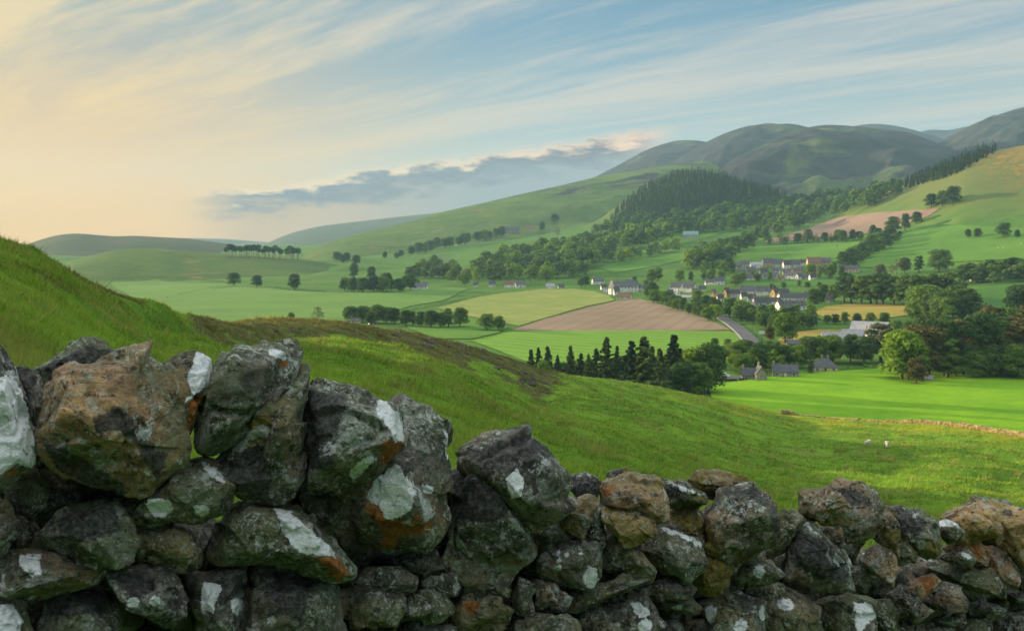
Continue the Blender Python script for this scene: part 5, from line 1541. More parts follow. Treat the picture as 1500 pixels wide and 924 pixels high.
belt([(1128, 430), (1150, 424), (1170, 420), (1205, 424)], 5, (8, 12), mixd, 'small garden tree above the terraces', 'garden trees above the terraces', seed=48)
# left valley
for i, (u, v, h, k, sh, lab) in enumerate([(343, 419, 19, B, 'dark', 'round tree, left one of a pair on the left valley hedge'), (376, 421, 17, B, 'dark', 'round tree, right one of a pair on the left valley hedge'),
        (431, 425, 23, B, 'dark', 'lone tall tree on the left valley hedge'), (426, 470, 12, B, 'mid', 'bush peeping over the rocky knoll'), (466, 474, 24, B, 'thin', 'pale bare tree peeping over the rocky knoll'),
        (713, 484, 24, B, 'mid', 'left one of the two round trees in the meadow'), (731, 485, 22, B, 'mid', 'right one of the two round trees in the meadow'),
        (794, 338, 13, B, 'dark', 'small dark tree on the open green slope'), (816, 348, 16, B, 'thin', 'pale tree lower on the open green slope'), (812, 326, 12, B, 'dark', 'upper tree on the open green slope'),
        (1418, 348, 11, B, 'dark', 'left bush on the gorse hill pasture'), (1432, 348, 12, B, 'dark', 'right bush on the gorse hill pasture'), (1470, 348, 19, B, 'dark', 'big lone tree on the gorse hill pasture'), (1490, 348, 10, B, 'dark', 'small bush right of the lone tree'),
        (1364, 304, 18, B, 'dark', 'leftmost tree of the hilltop clump'), (1380, 302, 20, B, 'dark', 'middle tree of the hilltop clump'), (1396, 300, 24, B, 'dark', 'right tree of the hilltop clump'),
        (1346, 399, 22, T, 'mid', 'upright tree left of the big round one on the slope'), (1375, 399, 30, B, 'dark', 'big round tree on the slope above the tall row')]):
    belt([(u, v)], 1, h, [(k, sh)], lab, None, seed=60 + i, wide=1.1)
belt([(500, 424), (520, 427), (545, 428), (570, 427), (598, 424)], 12, (16, 26), dark, 'tree of the dark clump in the left valley', 'dark clump in the left valley', seed=82)
belt([(520, 408), (545, 410)], 2, (18, 24), [(B, 'dark')], 'tree rising behind the left valley clump', 'trees behind the left valley clump', seed=83)
belt([(600, 408), (655, 406)], 9, (14, 18), dark, 'tree of the short straight row in the left valley', 'short straight row of trees', seed=84, jit=(2, 1))
belt([(508, 468), (530, 474), (548, 474)], 5, (14, 24), [(B, 'dark'), (B, 'mid')], 'tree around the cottage behind the knoll', 'trees around the cottage behind the knoll', seed=85)
belt([(552, 473), (572, 475), (592, 477), (612, 479), (632, 480), (652, 480), (672, 480)], 10, (22, 29), [(B, 'mid'), (B, 'dark'), (T, 'mid')], 'tree of the row in front of the valley meadow', 'row in front of the valley meadow', seed=86, jit=(3, 1))
belt([(488, 380), (505, 384), (522, 386)], 5, (10, 14), dark, 'small dark tree beyond the left valley', 'small trees beyond the left valley', seed=87)
belt([(332, 376), (352, 377), (372, 377), (392, 378), (412, 379), (438, 382)], 36, (13, 19), [('pine', 'dark')], 'pine with bare stem in the row on the left rise', 'pines on the left rise', seed=88, jit=(2, 1), wide=1.3)
belt([(562, 378), (575, 378), (588, 376)], 3, (8, 11), dark, 'small tree at the foot of the long ridge', 'small trees at the foot of the ridge', seed=89)
belt([(604, 374), (615, 372), (622, 370), (645, 365), (670, 360), (700, 354), (735, 347)], 15, (12, 18), dark, 'tree of the line climbing the long ridge', 'line of trees climbing the long ridge', seed=90, jit=(3, 1))
# right hedgerows
belt([(1232, 392), (1252, 382), (1270, 372), (1290, 358), (1305, 350)], 14, (16, 22), dark, 'tree of the hedgerow climbing beside the upper ploughed field', 'hedgerow climbing beside the upper ploughed field', seed=91, jit=(3, 2))
belt([(1312, 344), (1328, 338)], 2, (22, 24), [(B, 'dark')], 'big tree at the corner of the upper ploughed field', 'big trees at the corner of the upper ploughed field', seed=92)
belt([(1342, 328)], 1, 16, [(B, 'dark')], 'single tree above the corner of the upper ploughed field', None, seed=93)
belt([(1138, 357), (1160, 356), (1180, 356), (1205, 355), (1225, 354), (1245, 353), (1270, 351), (1290, 350)], 16, (11, 18), [(B, 'mid'), (B, 'dark'), (B, 'thin')], 'tree below the upper ploughed field', 'row below the upper ploughed field', seed=94)
belt([(1290, 408), (1310, 402), (1325, 400)], 4, (16, 26), [(B, 'thin'), (B, 'pale')], 'pale half bare tree on the slope behind the tall row', 'pale trees behind the tall row', seed=95)
belt([(1412, 414), (1425, 413), (1440, 412), (1460, 410), (1480, 408), (1500, 406), (1520, 404)], 14, (20, 30), dark + [(B, 'mid')], 'tree of the clump above the deep green pasture', 'clump above the deep green pasture', seed=96)
# the main belts in the middle distance
M_OBJ_BUDGET = 300


def rows(pix, n, hpx, kinds, seed, wide=1.1):
    return belt(pix, n, hpx, kinds, 'tree in the mixed wood between village and ridge', 'mixed wood between village and ridge', seed=seed, wide=wide)


print('BROAD so far', NTREE)


# woods read as one mass: many crowns in one object each
def wood(name, poly, spacing_px, hpx, kinds, label, seed):
    rng = np.random.default_rng(seed)
    P = np.array(poly, float)
    u0, v0 = P.min(0); u1, v1 = P.max(0)
    us, vs = [], []
    v = v0
    while v < v1:
        u = u0 + rng.uniform(0, spacing_px[0])
        while u < u1:
            us.append(u + rng.uniform(-.4, .4) * spacing_px[0]); vs.append(v + rng.uniform(-.45, .45) * spacing_px[1]); u += spacing_px[0]
        v += spacing_px[1]
    us, vs = np.array(us), np.array(vs)
    k = in_poly(us, vs, P)
    W3 = hit(us[k], vs[k])
    groups = {}
    for p in W3:
        kd = kinds[rng.integers(len(kinds))]
        vsn = [q for q in SMALL if q[0] == kd[0]]
        kk = vsn[rng.integers(len(vsn))]
        V, Fc = SMALL[kk]
        D = math.hypot(p[0], p[1])
        h = rng.uniform(*hpx) * D / F / 10
        a = rng.uniform(0, 6.28); ca_, sa_ = math.cos(a), math.sin(a)
        wd = rng.uniform(0.9, 1.25)
        Vr = np.stack([(V[:, 0] * ca_ - V[:, 1] * sa_) * h * wd, (V[:, 0] * sa_ + V[:, 1] * ca_) * h * wd, V[:, 2] * h], 1) + p
        groups.setdefault(kd[1], []).append((Vr, Fc))
    mats = {'dark': L_dark, 'mid': L_mid, 'lime': L_lime, 'need': L_need, 'rust': L_rust, 'need2': L_need2}
    Vs, Fs, mi, off = [], [], [], 0
    for gi, (g_, lst) in enumerate(groups.items()):
        V, Fc = merge(lst)
        Vs.append(V); Fs.append(Fc + off); off += len(V); mi.append(np.full(len(Fc), gi))
    V = np.concatenate(Vs); c = V.mean(0)
    me = mesh_np(name, V - c, np.concatenate(Fs))
    for g_ in groups: me.materials.append(mats[g_])
    me.polygons.foreach_set('material_index', np.concatenate(mi).astype(np.int32))
    o = bpy.data.objects.new(name, me); o.location = c
    props(link(o), label, 'woodland', kind='stuff')
    print(name, len(W3), len(V))
    return o


SMALL = {}
for v in range(4):
    SMALL[(B, v)] = broad_crown(10, 4.3, 420, 0.62, 500 + v, base=0.06, lobes=9)
    SMALL[('fir', v)] = conifer(10, 2.2, 460, 0.45, 520 + v)

wood('woodland', [(893, 325), (903, 308), (925, 291), (950, 273), (985, 258), (1020, 253), (1052, 258), (1090, 269), (1130, 279), (1155, 287), (1140, 300), (1090, 306), (1040, 308), (990, 316), (940, 324)],
     (4.2, 2.2), (8, 11), [('fir', 'need'), ('fir', 'need'), ('fir', 'need2')], 'dark conifer plantation covering the low hill', 900)
wood('woodland', [(1322, 274), (1335, 264), (1360, 252), (1390, 238), (1420, 226), (1450, 218), (1462, 218), (1455, 226), (1430, 240), (1400, 256), (1370, 266), (1330, 276)],
     (4.2, 2.6), (9, 13), [('fir', 'need'), ('fir', 'need'), ('fir', 'need2')], 'conifer plantation on the crest of the right hill', 901)
wood('woodland', [(866, 352), (880, 338), (905, 330), (960, 326), (1020, 318), (1080, 312), (1140, 304), (1200, 296), (1250, 292), (1300, 282), (1325, 276), (1322, 284), (1280, 300), (1230, 310), (1180, 320), (1130, 330), (1080, 340), (1020, 346), (960, 346), (900, 352)],
     (8, 5.5), (14, 22), [(B, 'dark'), (B, 'mid'), (B, 'dark'), (B, 'mid'), (B, 'lime')], 'long belt of broadleaf woodland below the plantation hill', 902)
wood('woodland', [(660, 412), (690, 404), (720, 392), (745, 380), (780, 376), (820, 372), (860, 362), (900, 358), (940, 352), (985, 346), (1000, 350), (960, 362), (905, 374), (880, 388), (866, 402), (852, 414), (800, 418), (740, 416), (690, 418)],
     (10, 7), (20, 30), [(B, 'dark'), (B, 'mid'), (B, 'dark'), (B, 'dark'), (B, 'lime')], 'mixed woodland sloping down to the white houses', 903)
wood('woodland', [(745, 374), (780, 366), (820, 358), (858, 350), (862, 354), (820, 364), (780, 372), (748, 378)],
     (7, 4), (9, 12), [(B, 'dark'), (B, 'dark'), (B, 'mid')], 'thin upper belt of trees on the open slope', 904)
wood('woodland', [(896, 384), (930, 378), (975, 370), (990, 366), (992, 370), (960, 378), (915, 388), (896, 390)],
     (11, 5), (16, 24), [(B, 'mid'), (B, 'dark'), (B, 'lime')], 'row of loose trees above the sunny strip', 905)
wood('woodland', [(1010, 384), (1040, 372), (1075, 362), (1105, 352), (1125, 354), (1120, 360), (1085, 374), (1060, 388), (1020, 396)],
     (10, 6), (18, 26), [(B, 'dark'), (B, 'mid'), (B, 'dark')], 'dark belt of trees left of the smooth green field', 906)
wood('woodland', [(1140, 322), (1180, 312), (1230, 302), (1290, 290), (1300, 296), (1260, 312), (1210, 322), (1180, 334), (1150, 344), (1120, 350), (1110, 340)],
     (9, 6), (16, 24), [(B, 'dark'), (B, 'mid'), (B, 'mid')], 'woodland along the upper edge of the pink ploughed field', 907)
wood('woodland', [(596, 404), (640, 398), (672, 402), (668, 412), (660, 420), (670, 424), (690, 420)],
     (9, 5), (16, 26), [(B, 'mid'), (B, 'dark')], 'trees where the left row joins the mixed woodland', 908)

wood('woodland', [(1020, 402), (1040, 398), (1070, 396), (1078, 404), (1074, 408), (1040, 406), (1024, 408)], (9, 6), (15, 22), [(B, 'mid'), (B, 'dark'), (B, 'lime')], 'leafy thicket between the villas and the upper village', 910)
wood('woodland', [(1240, 446), (1300, 446), (1350, 449), (1420, 450), (1425, 474), (1380, 484), (1345, 476), (1342, 462), (1330, 449)], (11, 7), (26, 38), [(B, 'dark'), (B, 'dark'), (B, 'mid')], 'dark trees massed behind and right of the golden field', 911)
wood('woodland', [(1340, 546), (1400, 545), (1500, 544), (1640, 545), (1640, 510), (1560, 505), (1480, 505), (1400, 512), (1350, 525)], (15, 10), (44, 60), [(B, 'rust'), (B, 'dark'), (B, 'rust'), (B, 'mid')], 'inside of the bronze wood above the bright meadow', 912)
wood('woodland', [(1045, 545), (1090, 540), (1225, 526), (1225, 534), (1130, 545), (1090, 550), (1050, 550)], (12, 6), (20, 30), [(B, 'mid'), (B, 'dark'), (B, 'lime')], 'shrubs and garden trees behind the cottages', 913)
wood('woodland', [(1188, 402), (1222, 398), (1232, 392), (1250, 386), (1240, 404), (1215, 412)], (11, 8), (9, 13), [(B, 'mid'), (B, 'dark')], 'trees round the right end of the upper village', 914)
wood('woodland', [(1410, 414), (1440, 411), (1530, 403), (1530, 410), (1450, 418), (1415, 420)], (10, 6), (18, 28), [(B, 'dark'), (B, 'mid')], 'undergrowth and trees above the deep green pasture', 915)
wood('woodland', [(1125, 357), (1290, 350), (1290, 354), (1125, 360)], (10, 3), (6, 12), [(B, 'mid'), (B, 'dark')], 'bushes under the row below the pink ploughed field', 916)
wood('woodland', [(1228, 396), (1262, 378), (1290, 362), (1312, 346), (1320, 350), (1296, 370), (1264, 386), (1236, 400)], (7, 4), (10, 16), [(B, 'dark'), (B, 'mid')], 'bushes filling the hedgerow beside the pasture hill', 917)
wood('woodland', [(495, 424), (600, 424), (600, 430), (495, 428)], (9, 3), (12, 22), [(B, 'dark')], 'undergrowth of the dark clump in the left valley', 918)
wood('woodland', [(1070, 478), (1100, 478), (1140, 488), (1190, 484), (1192, 474), (1150, 472), (1110, 466), (1078, 462)], (11, 6), (18, 28), [(B, 'mid'), (B, 'lime'), (B, 'dark')], 'leafy mass of garden trees below the terraces', 919)
# ------------------------------------------------------------------ houses
def mat_wall(name, c, var=0.12): return plain(name, c, 0.9, var, 0.5, 0.2)


def roof_mat(name, c):
    m = NT(name)
    p = m.obj()
    w = m.node('ShaderNodeTexWave', {'Vector': m.map(p, scale=(0.02, 1, 1)), 'Scale': 0.9, 'Distortion': 0.6, 'Detail': 1.0}, wave_type='BANDS', bands_direction='Z')
    n = m.noise(p, 1.2, 5, 0.7)
    n2 = m.noise(m.map(p, loc=(3, 3, 3)), 0.35, 4, 0.6)
    col = m.mix(m.ramp(n, 0.3, 0.7), tuple(x * 0.75 for x in c), tuple(x * 1.3 for x in c))
    col = m.mix(m.math('MULTIPLY', w.outputs['Fac'], 0.3), col, tuple(x * 0.55 for x in c))
    col = m.mix(m.math('MULTIPLY', m.ramp(n2, 0.52, 0.68), 0.4), col, (0.11, 0.11, 0.05))
    m.base(col)
    m.normal(m.bump(w.outputs['Fac'], 0.5, 0.04))
    m.b.inputs['Roughness'].default_value = 0.7
    return m.m


WALLM = {'white': mat_wall('white_harling', (0.72, 0.71, 0.67)), 'cream': mat_wall('cream_render', (0.62, 0.53, 0.36)), 'stone': mat_wall('grey_stone', (0.30, 0.27, 0.22), 0.35),
         'tan': mat_wall('tan_render', (0.50, 0.36, 0.24)), 'ochre': mat_wall('ochre_render', (0.62, 0.42, 0.20)), 'grey': mat_wall('grey_render', (0.42, 0.42, 0.42))}
ROOFM = {'slate': roof_mat('slate_roof', (0.095, 0.100, 0.120)), 'dark': roof_mat('dark_roof', (0.060, 0.060, 0.070)), 'brown': roof_mat('brown_tile_roof', (0.20, 0.115, 0.075)),
         'pale': roof_mat('pale_sheet_roof', (0.36, 0.36, 0.38)), 'red': roof_mat('red_roof', (0.26, 0.08, 0.05)), 'green': roof_mat('green_sheet_roof', (0.20, 0.36, 0.32))}
gm = NT('window_glass')
gm.base((0.03, 0.035, 0.045)); gm.b.inputs['Roughness'].default_value = 0.12; gm.b.inputs['Specular IOR Level'].default_value = 0.6
M_glass = gm.m
M_frame = plain('window_frame', (0.70, 0.70, 0.68), 0.6, 0.05)
M_door = plain('door_paint', (0.18, 0.05, 0.04), 0.5, 0.15)
M_chim = plain('chimney_stone', (0.28, 0.24, 0.20), 0.9, 0.3, 2.0)
M_pot = plain('chimney_pot', (0.45, 0.22, 0.12), 0.8, 0.2)


def box(x0, x1, y0, y1, z0, z1):
    V = np.array([(x, y, z) for x in (x0, x1) for y in (y0, y1) for z in (z0, z1)], float)
    Fc = np.array([[0, 1, 3, 2], [4, 6, 7, 5], [0, 4, 5, 1], [2, 3, 7, 6], [0, 2, 6, 4], [1, 5, 7, 3]])
    return V, Fc


def part(name, geo, mat, parent, loc=None):
    me = mesh_np(name, geo[0], geo[1] if isinstance(geo[1], list) else [geo[1]], mat)
    o = bpy.data.objects.new(name, me); link(o, parent)
    if loc is not None: o.location = loc
    return o


def gable_walls(L, d, h, rise):
    V = [(-L, -d, -0.8), (L, -d, -0.8), (L, d, -0.8), (-L, d, -0.8), (-L, -d, h), (L, -d, h), (L, d, h), (-L, d, h), (-L, 0, h + rise), (L, 0, h + rise)]
    q = [[0, 1, 5, 4], [2, 3, 7, 6]]
    p5 = [[1, 2, 6, 9, 5], [3, 0, 4, 8, 7]]
    return np.array(V, float), [np.array(q), np.array(p5)]


def roof_slabs(L, d, h, rise, ov=0.35, th=0.16, hip=0.0):
    """two slopes (or four with hip) with thickness, eaves overhanging"""
    s = rise / d
    e = d + ov
    ze = h - ov * s
    X = L + (ov if hip == 0 else ov)
    r = L - hip if hip else X
    top = h + rise
    o = [(-X, -e, ze), (X, -e, ze), (X, e, ze), (-X, e, ze), (-r, 0, top), (r, 0, top)]
    up = [(x, y, z + th) for x, y, z in o]
    V = np.array([(x, y, z + 0.02) for x, y, z in o] + up, float)
    q = [[6, 7, 11, 10], [8, 9, 10, 11], [0, 4, 5, 1], [2, 5, 4, 3], [0, 1, 7, 6], [2, 3, 9, 8]]
    t3 = [[7, 8, 11], [9, 6, 10], [1, 5, 2], [3, 4, 0]]
    q += [[1, 2, 8, 7], [3, 0, 6, 9]] if hip else []
    if not hip:
        t3 = []
        q += [[1, 7, 11, 5], [2, 5, 11, 8], [0, 4, 10, 6], [3, 9, 10, 4]]
    return V, [np.array(q)] + ([np.array(t3)] if t3 else [])


NH = [0]


def house(u, vb, wpx, hpx, rot, wall, roof, label, group=None, dep=0.55, near=False, chim=2, hip=0.0, rise_f=0.42, name='house', cat='house', wins=True, lift=0.0, dormers=0):
    p = hit([u], [vb])[0]
    D = math.hypot(p[0], p[1])
    sc = D / F
    az = math.atan2(p[0], p[1])
    a = R(rot)
    if not near: wpx *= 1.05; hpx *= 1.12; rise_f = 0.50
    W_ = wpx * sc; H_ = hpx * sc
    d2 = W_ * dep / (abs(math.cos(a)) + dep * abs(math.sin(a))) / 2
    L = max(W_ / (abs(math.cos(a)) + dep * abs(math.sin(a))) / 2, 1.5)
    d2 = min(max(L * dep, 1.6), 5.5)
    rise = H_ * rise_f; h = H_ - rise
    e = empty(name, (float(p[0]), float(p[1]), float(p[2]) + lift), -az + a)
    props(e, label, cat, group)
    part('wall', gable_walls(L, d2, h, rise) if not hip else box(-L, L, -d2, d2, -0.8, h), WALLM[wall], e)
    rf = part('roof', roof_slabs(L, d2, h, rise, hip=hip), ROOFM[roof], e)
    cw = 0.45 if near else 0.5
    for i in range(chim):
        x = (-L + 0.5 if i == 0 else L - 0.5) if not hip else (-L + hip if i == 0 else L - hip)
        part('chimney', merge([box(x - cw, x + cw, -0.35, 0.35, h + rise * 0.55, h + rise + 1.1), box(x - cw - .08, x + cw + .08, -0.43, 0.43, h + rise + 1.1, h + rise + 1.25),
                               box(x - 0.28, x - 0.05, -0.12, 0.12, h + rise + 1.25, h + rise + 1.6), box(x + 0.05, x + 0.28, -0.12, 0.12, h + rise + 1.25, h + rise + 1.6)]), M_chim, rf)
    if wins:
        storeys = 2 if h > 4.6 else 1
        n = max(2, int(L * 2 / 3.2))
        wh = 1.25; ww = 0.95
        for s_ in range(storeys):
            zc_ = (h / storeys) * (s_ + 0.55)
            for i in range(n):
                x = -L + (i + 0.5) * 2 * L / n
                if s_ == 0 and i == n // 2:
                    part('door', box(x - .5, x + .5, -d2 - 0.05, -d2 + 0.1, 0.05, 2.1), M_door if NH[0] % 2 else M_frame, e)
                    continue
                if near:
                    wd_ = part('window', box(x - ww / 2, x + ww / 2, -d2 - 0.03, -d2 + 0.1, zc_ - wh / 2, zc_ + wh / 2), M_glass, e)
                    fr = merge([box(x - ww / 2 - .09, x - ww / 2, -d2 - .06, -d2 + .08, zc_ - wh / 2 - .09, zc_ + wh / 2 + .09), box(x + ww / 2, x + ww / 2 + .09, -d2 - .06, -d2 + .08, zc_ - wh / 2 - .09, zc_ + wh / 2 + .09),
                                box(x - ww / 2, x + ww / 2, -d2 - .06, -d2 + .08, zc_ + wh / 2, zc_ + wh / 2 + .09), box(x - ww / 2, x + ww / 2, -d2 - .08, -d2 + .08, zc_ - wh / 2 - .09, zc_ - wh / 2), box(x - .03, x + .03, -d2 - .05, -d2, zc_ - wh / 2, zc_ + wh / 2)])
                    part('frame', fr, M_frame, wd_)
                else:
                    part('window', box(x - ww / 2, x + ww / 2, -d2 - 0.04, -d2 + 0.1, zc_ - wh / 2, zc_ + wh / 2), M_glass, e)
        part('window', box(-L - 0.04, -L + 0.1, -0.5, 0.5, h * 0.55, h * 0.55 + 1.3), M_glass, e)
    for i in range(dormers):
        x = -L + (i + 0.5) * 2 * L / dormers
        y0 = -d2 * 0.75; z0 = h + rise * 0.12
        dm = part('dormer', merge([box(x - .8, x + .8, y0, y0 + d2 * 0.5, z0, z0 + 1.3)]), WALLM[wall], rf)
        g_ = roof_slabs(0.95, 0.95, 0, 0.7, ov=0.12)
        V = g_[0][:, [1, 0, 2]] * [1, 1, 1] + [x, y0 + d2 * 0.25, z0 + 1.3]
        part('dormer_roof', (V, [f[:, ::-1] for f in g_[1]]), ROOFM[roof], rf)
        part('window', box(x - .45, x + .45, y0 - .05, y0 + .05, z0 + .25, z0 + 1.15), M_glass, rf)
    NH[0] += 1
    return e


# white houses at the head of the ploughed field
gW = 'white houses above the ploughed field'
house(876, 416, 18, 8, 18, 'white', 'slate', 'white house with grey roof, farthest left of the white cluster', gW)
house(896, 431, 9, 17, -70, 'white', 'slate', 'tall white gabled house in the middle of the white cluster', gW)
house(917, 427, 34, 13, -6, 'white', 'slate', 'long white house with grey roof behind the brown roofed bungalow', gW, dormers=3)
house(903, 432, 9, 11, 20, 'white', 'slate', 'small white house in front of the tall gabled one', gW)
house(915, 439, 21, 9, -14, 'cream', 'brown', 'bungalow with reddish brown roof at the tip of the ploughed field', None)
house(888, 430, 7, 5, 0, 'white', 'pale', 'tiny white outhouse left of the tall gabled house', None, chim=0)
house(945, 427, 6, 9, -20, 'white', 'slate', 'narrow white house beside the belt of trees', None, chim=1)
house(991, 427, 18, 12, -24, 'white', 'slate', 'left one of the two white villas with dormers', None, dormers=2)
house(1010, 428, 19, 13, -24, 'white', 'slate', 'right one of the two white villas, with a bright gable', None, dormers=2)
house(982, 434, 8, 9, 10, 'ochre', 'slate', 'ochre cottage below the white villas', None, chim=1)
house(991, 434, 9, 9, -66, 'white', 'pale', 'white gabled cottage below the white villas', None, chim=1)
house(1005, 438, 26, 5, -4, 'white', 'pale', 'low pale shed roof half hidden by the belt of trees', None, chim=0, name='shed', cat='shed')
house(1021, 438, 8, 8, 30, 'tan', 'brown', 'tan cottage right of the low pale shed', None, chim=1)
house(1018, 430, 7, 7, 12, 'tan', 'slate', 'small tan house right of the villas', None, chim=1)
house(1040, 417, 14, 7, 8, 'white', 'slate', 'white bungalow left of the pair behind the villas', None)
house(1054, 417, 14, 10, -10, 'white', 'slate', 'white house right of the pair behind the villas', None)
# terraces
gT = 'terraced houses right of the main road'
house(1045, 434, 9, 9, 64, 'ochre', 'slate', 'leftmost ochre gabled house of the terraces', None, chim=1)
house(1064, 435, 11, 12, 62, 'ochre', 'dark', 'house with a sunlit ochre gable, second from the left of the terraces', None)
house(1077, 435, 14, 10, 10, 'grey', 'dark', 'grey house between two gabled ones on the terraces', None)
house(1095, 432, 24, 11, 16, 'white', 'slate', 'white gabled house with wide slate roof above the terraces', None)
house(1117, 432, 21, 10, 12, 'white', 'slate', 'white house left of the big ochre gable', None, dormers=2)
house(1135, 435, 13, 12, 60, 'ochre', 'dark', 'biggest ochre gable in the terraces', None)
house(1147, 433, 16, 9, 14, 'grey', 'dark', 'dark roofed house right of the big ochre gable', None)
house(1114, 449, 24, 12, 24, 'grey', 'dark', 'terrace with dark roof and lit end wall', None, chim=3)
house(1133, 446, 22, 9, 24, 'white', 'dark', 'short white terrace between the dark ones', None)
house(1159, 442, 40, 11, 22, 'white', 'dark', 'long upper terrace with dark roofs', None, chim=2)
house(1158, 454, 42, 12, 22, 'white', 'dark', 'long lower terrace nearest the road trees', None, chim=2, dormers=3)
house(1073, 450, 12, 12, 58, 'ochre', 'dark', 'ochre gabled house at the head of the road', None, chim=1)
house(1082, 464, 9, 10, 20, 'tan', 'dark', 'small house right beside the road trees', None, chim=1)
house(1215, 443, 9, 9, -14, 'grey', 'dark', 'grey house among trees right of the terraces', None)
# upper village
gU = 'houses of the upper village'
ul = [(1076, 393, 18, 8, 10, 'stone', 'slate', 'leftmost slate roofed house of the upper village'), (1093, 391, 16, 8, -6, 'grey', 'slate', 'second slate roofed house from the left of the upper village'),
      (1108, 392, 17, 7, 6, 'white', 'pale', 'pale roofed house of the upper village'), (1124, 390, 14, 10, 14, 'tan', 'slate', 'tan house standing highest left of the upper village'),
      (1139, 391, 14, 10, -10, 'grey', 'slate', 'grey house beside the high tan one'), (1153, 393, 13, 10, 20, 'white', 'dark', 'white house in the middle top of the upper village'),
      (1166, 392, 13, 10, -8, 'grey', 'slate', 'slate roofed house right of the middle top white one'), (1177, 388, 7, 7, 0, 'white', 'slate', 'tiny white house at the top of the upper village'),
      (1192, 392, 20, 13, 16, 'tan', 'brown', 'large brown house at the right of the upper village'), (1207, 390, 18, 11, -12, 'tan', 'slate', 'large slate roofed house at the right end of the upper village'),
      (1197, 400, 28, 8, 4, 'tan', 'brown', 'long low brown row below the large brown house'), (1244, 399, 26, 9, -6, 'cream', 'dark', 'cream bungalow apart at the right of the upper village'),
      (1100, 400, 14, 8, 12, 'stone', 'slate', 'stone house in the second row of the upper village, left'), (1128, 409, 18, 9, -8, 'grey', 'slate', 'grey house in the lowest row of the upper village'),
      (1119, 401, 12, 7, 18, 'stone', 'dark', 'small dark roofed house in the second row'), (1137, 401, 11, 8, -14, 'white', 'slate', 'white house in the second row of the upper village'),
      (1144, 411, 9, 6, 10, 'ochre', 'brown', 'small orange walled house in the lowest row'), (1158, 409, 14, 10, -20, 'white', 'slate', 'white gabled house in the lowest row'),
      (1170, 410, 10, 9, 55, 'white', 'slate', 'white house end-on in the lowest row, right'), (1152, 402, 11, 7, 8, 'grey', 'slate', 'grey house in the second row, right'),
      (1172, 400, 12, 7, -5, 'stone', 'slate', 'stone house right of the second row')]
for t_ in ul: house(*t_, chim=1)
for t_ in [(934, 426, 12, 9, 14, 'white', 'slate', 'white house at the right end of the white cluster'), (924, 419, 13, 8, -10, 'grey', 'slate', 'grey house behind the white cluster'),
           (884, 424, 9, 7, 24, 'white', 'dark', 'small dark roofed house between the farthest left and the tall white one'), (1086, 403, 11, 7, 12, 'stone', 'slate', 'stone cottage at the left of the second row'),
           (1097, 411, 12, 8, -12, 'white', 'slate', 'white cottage at the left of the lowest row'), (1110, 410, 10, 8, 40, 'cream', 'slate', 'cream gabled cottage in the lowest row'),
           (1163, 403, 9, 8, 50, 'tan', 'brown', 'tan gabled house right of the middle'), (1181, 409, 13, 7, -8, 'stone', 'slate', 'low stone house at the right end of the lowest row'),
           (1190, 410, 10, 8, 30, 'white', 'dark', 'white cottage below the long brown row'), (1089, 438, 10, 9, 30, 'white', 'dark', 'white house below the wide slate roofed one'),
           (1101, 441, 12, 9, 8, 'grey', 'dark', 'grey house left of the terrace with the lit end wall'), (1183, 438, 12, 9, 14, 'grey', 'slate', 'slate roofed house at the right end of the terraces'),
           (1055, 441, 10, 9, 20, 'white', 'dark', 'white house below the leftmost ochre gable'), (1029, 427, 10, 8, -12, 'cream', 'slate', 'cream house between the villas and the terraces')]:
    house(*t_, chim=1)
# scattered
house(614, 424, 25, 9, -8, 'white', 'slate', 'long low farmhouse in the left valley meadow', None)
house(697, 420, 7, 6, 0, 'white', 'slate', 'tiny white house under the mixed woodland, leftmost', None, chim=1)
house(721, 420, 9, 8, 10, 'white', 'slate', 'white house under the mixed woodland', None, chim=1)
house(746, 421, 14, 8, -8, 'white', 'brown', 'cream house with brown roof under the mixed woodland', None, chim=1)
house(762, 421, 16, 8, 12, 'white', 'slate', 'slate roofed house under the mixed woodland, rightmost', None, chim=1)
house(806, 423, 12, 7, 0, 'white', 'pale', 'pale roofed house at the edge of the pale crop field', None, chim=1)
house(822, 422, 9, 6, 10, 'grey', 'slate', 'small grey house at the edge of the pale crop field', None, chim=1)
house(747, 341, 28, 8, -6, 'stone', 'slate', 'grey farm steading high on the long ridge', None, chim=1)
house(776, 335, 11, 4, 0, 'tan', 'brown', 'tan barn beside the steading on the long ridge', None, chim=0, name='barn', cat='barn')
house(1012, 349, 22, 9, -10, 'grey', 'green', 'pale green roofed barn at the edge of the woodland', None, chim=0, name='barn', cat='barn')
house(1134, 340, 14, 7, 10, 'white', 'slate', 'white farmhouse left of the pink ploughed field', None, chim=1)
house(1286, 290, 10, 6, 10, 'white', 'slate', 'white house in the trees below the right plantation', None, chim=1)
house(1428, 411, 12, 8, 16, 'tan', 'slate', 'tan house hidden in trees above the deep green pasture', None, chim=1)
house(521, 473, 14, 6, -10, 'white', 'slate', 'white cottage peeping over the knoll in the left valley', None, chim=1)
house(546, 475, 12, 5, 10, 'white', 'slate', 'low white house right of the cottage behind the knoll', None, chim=0)
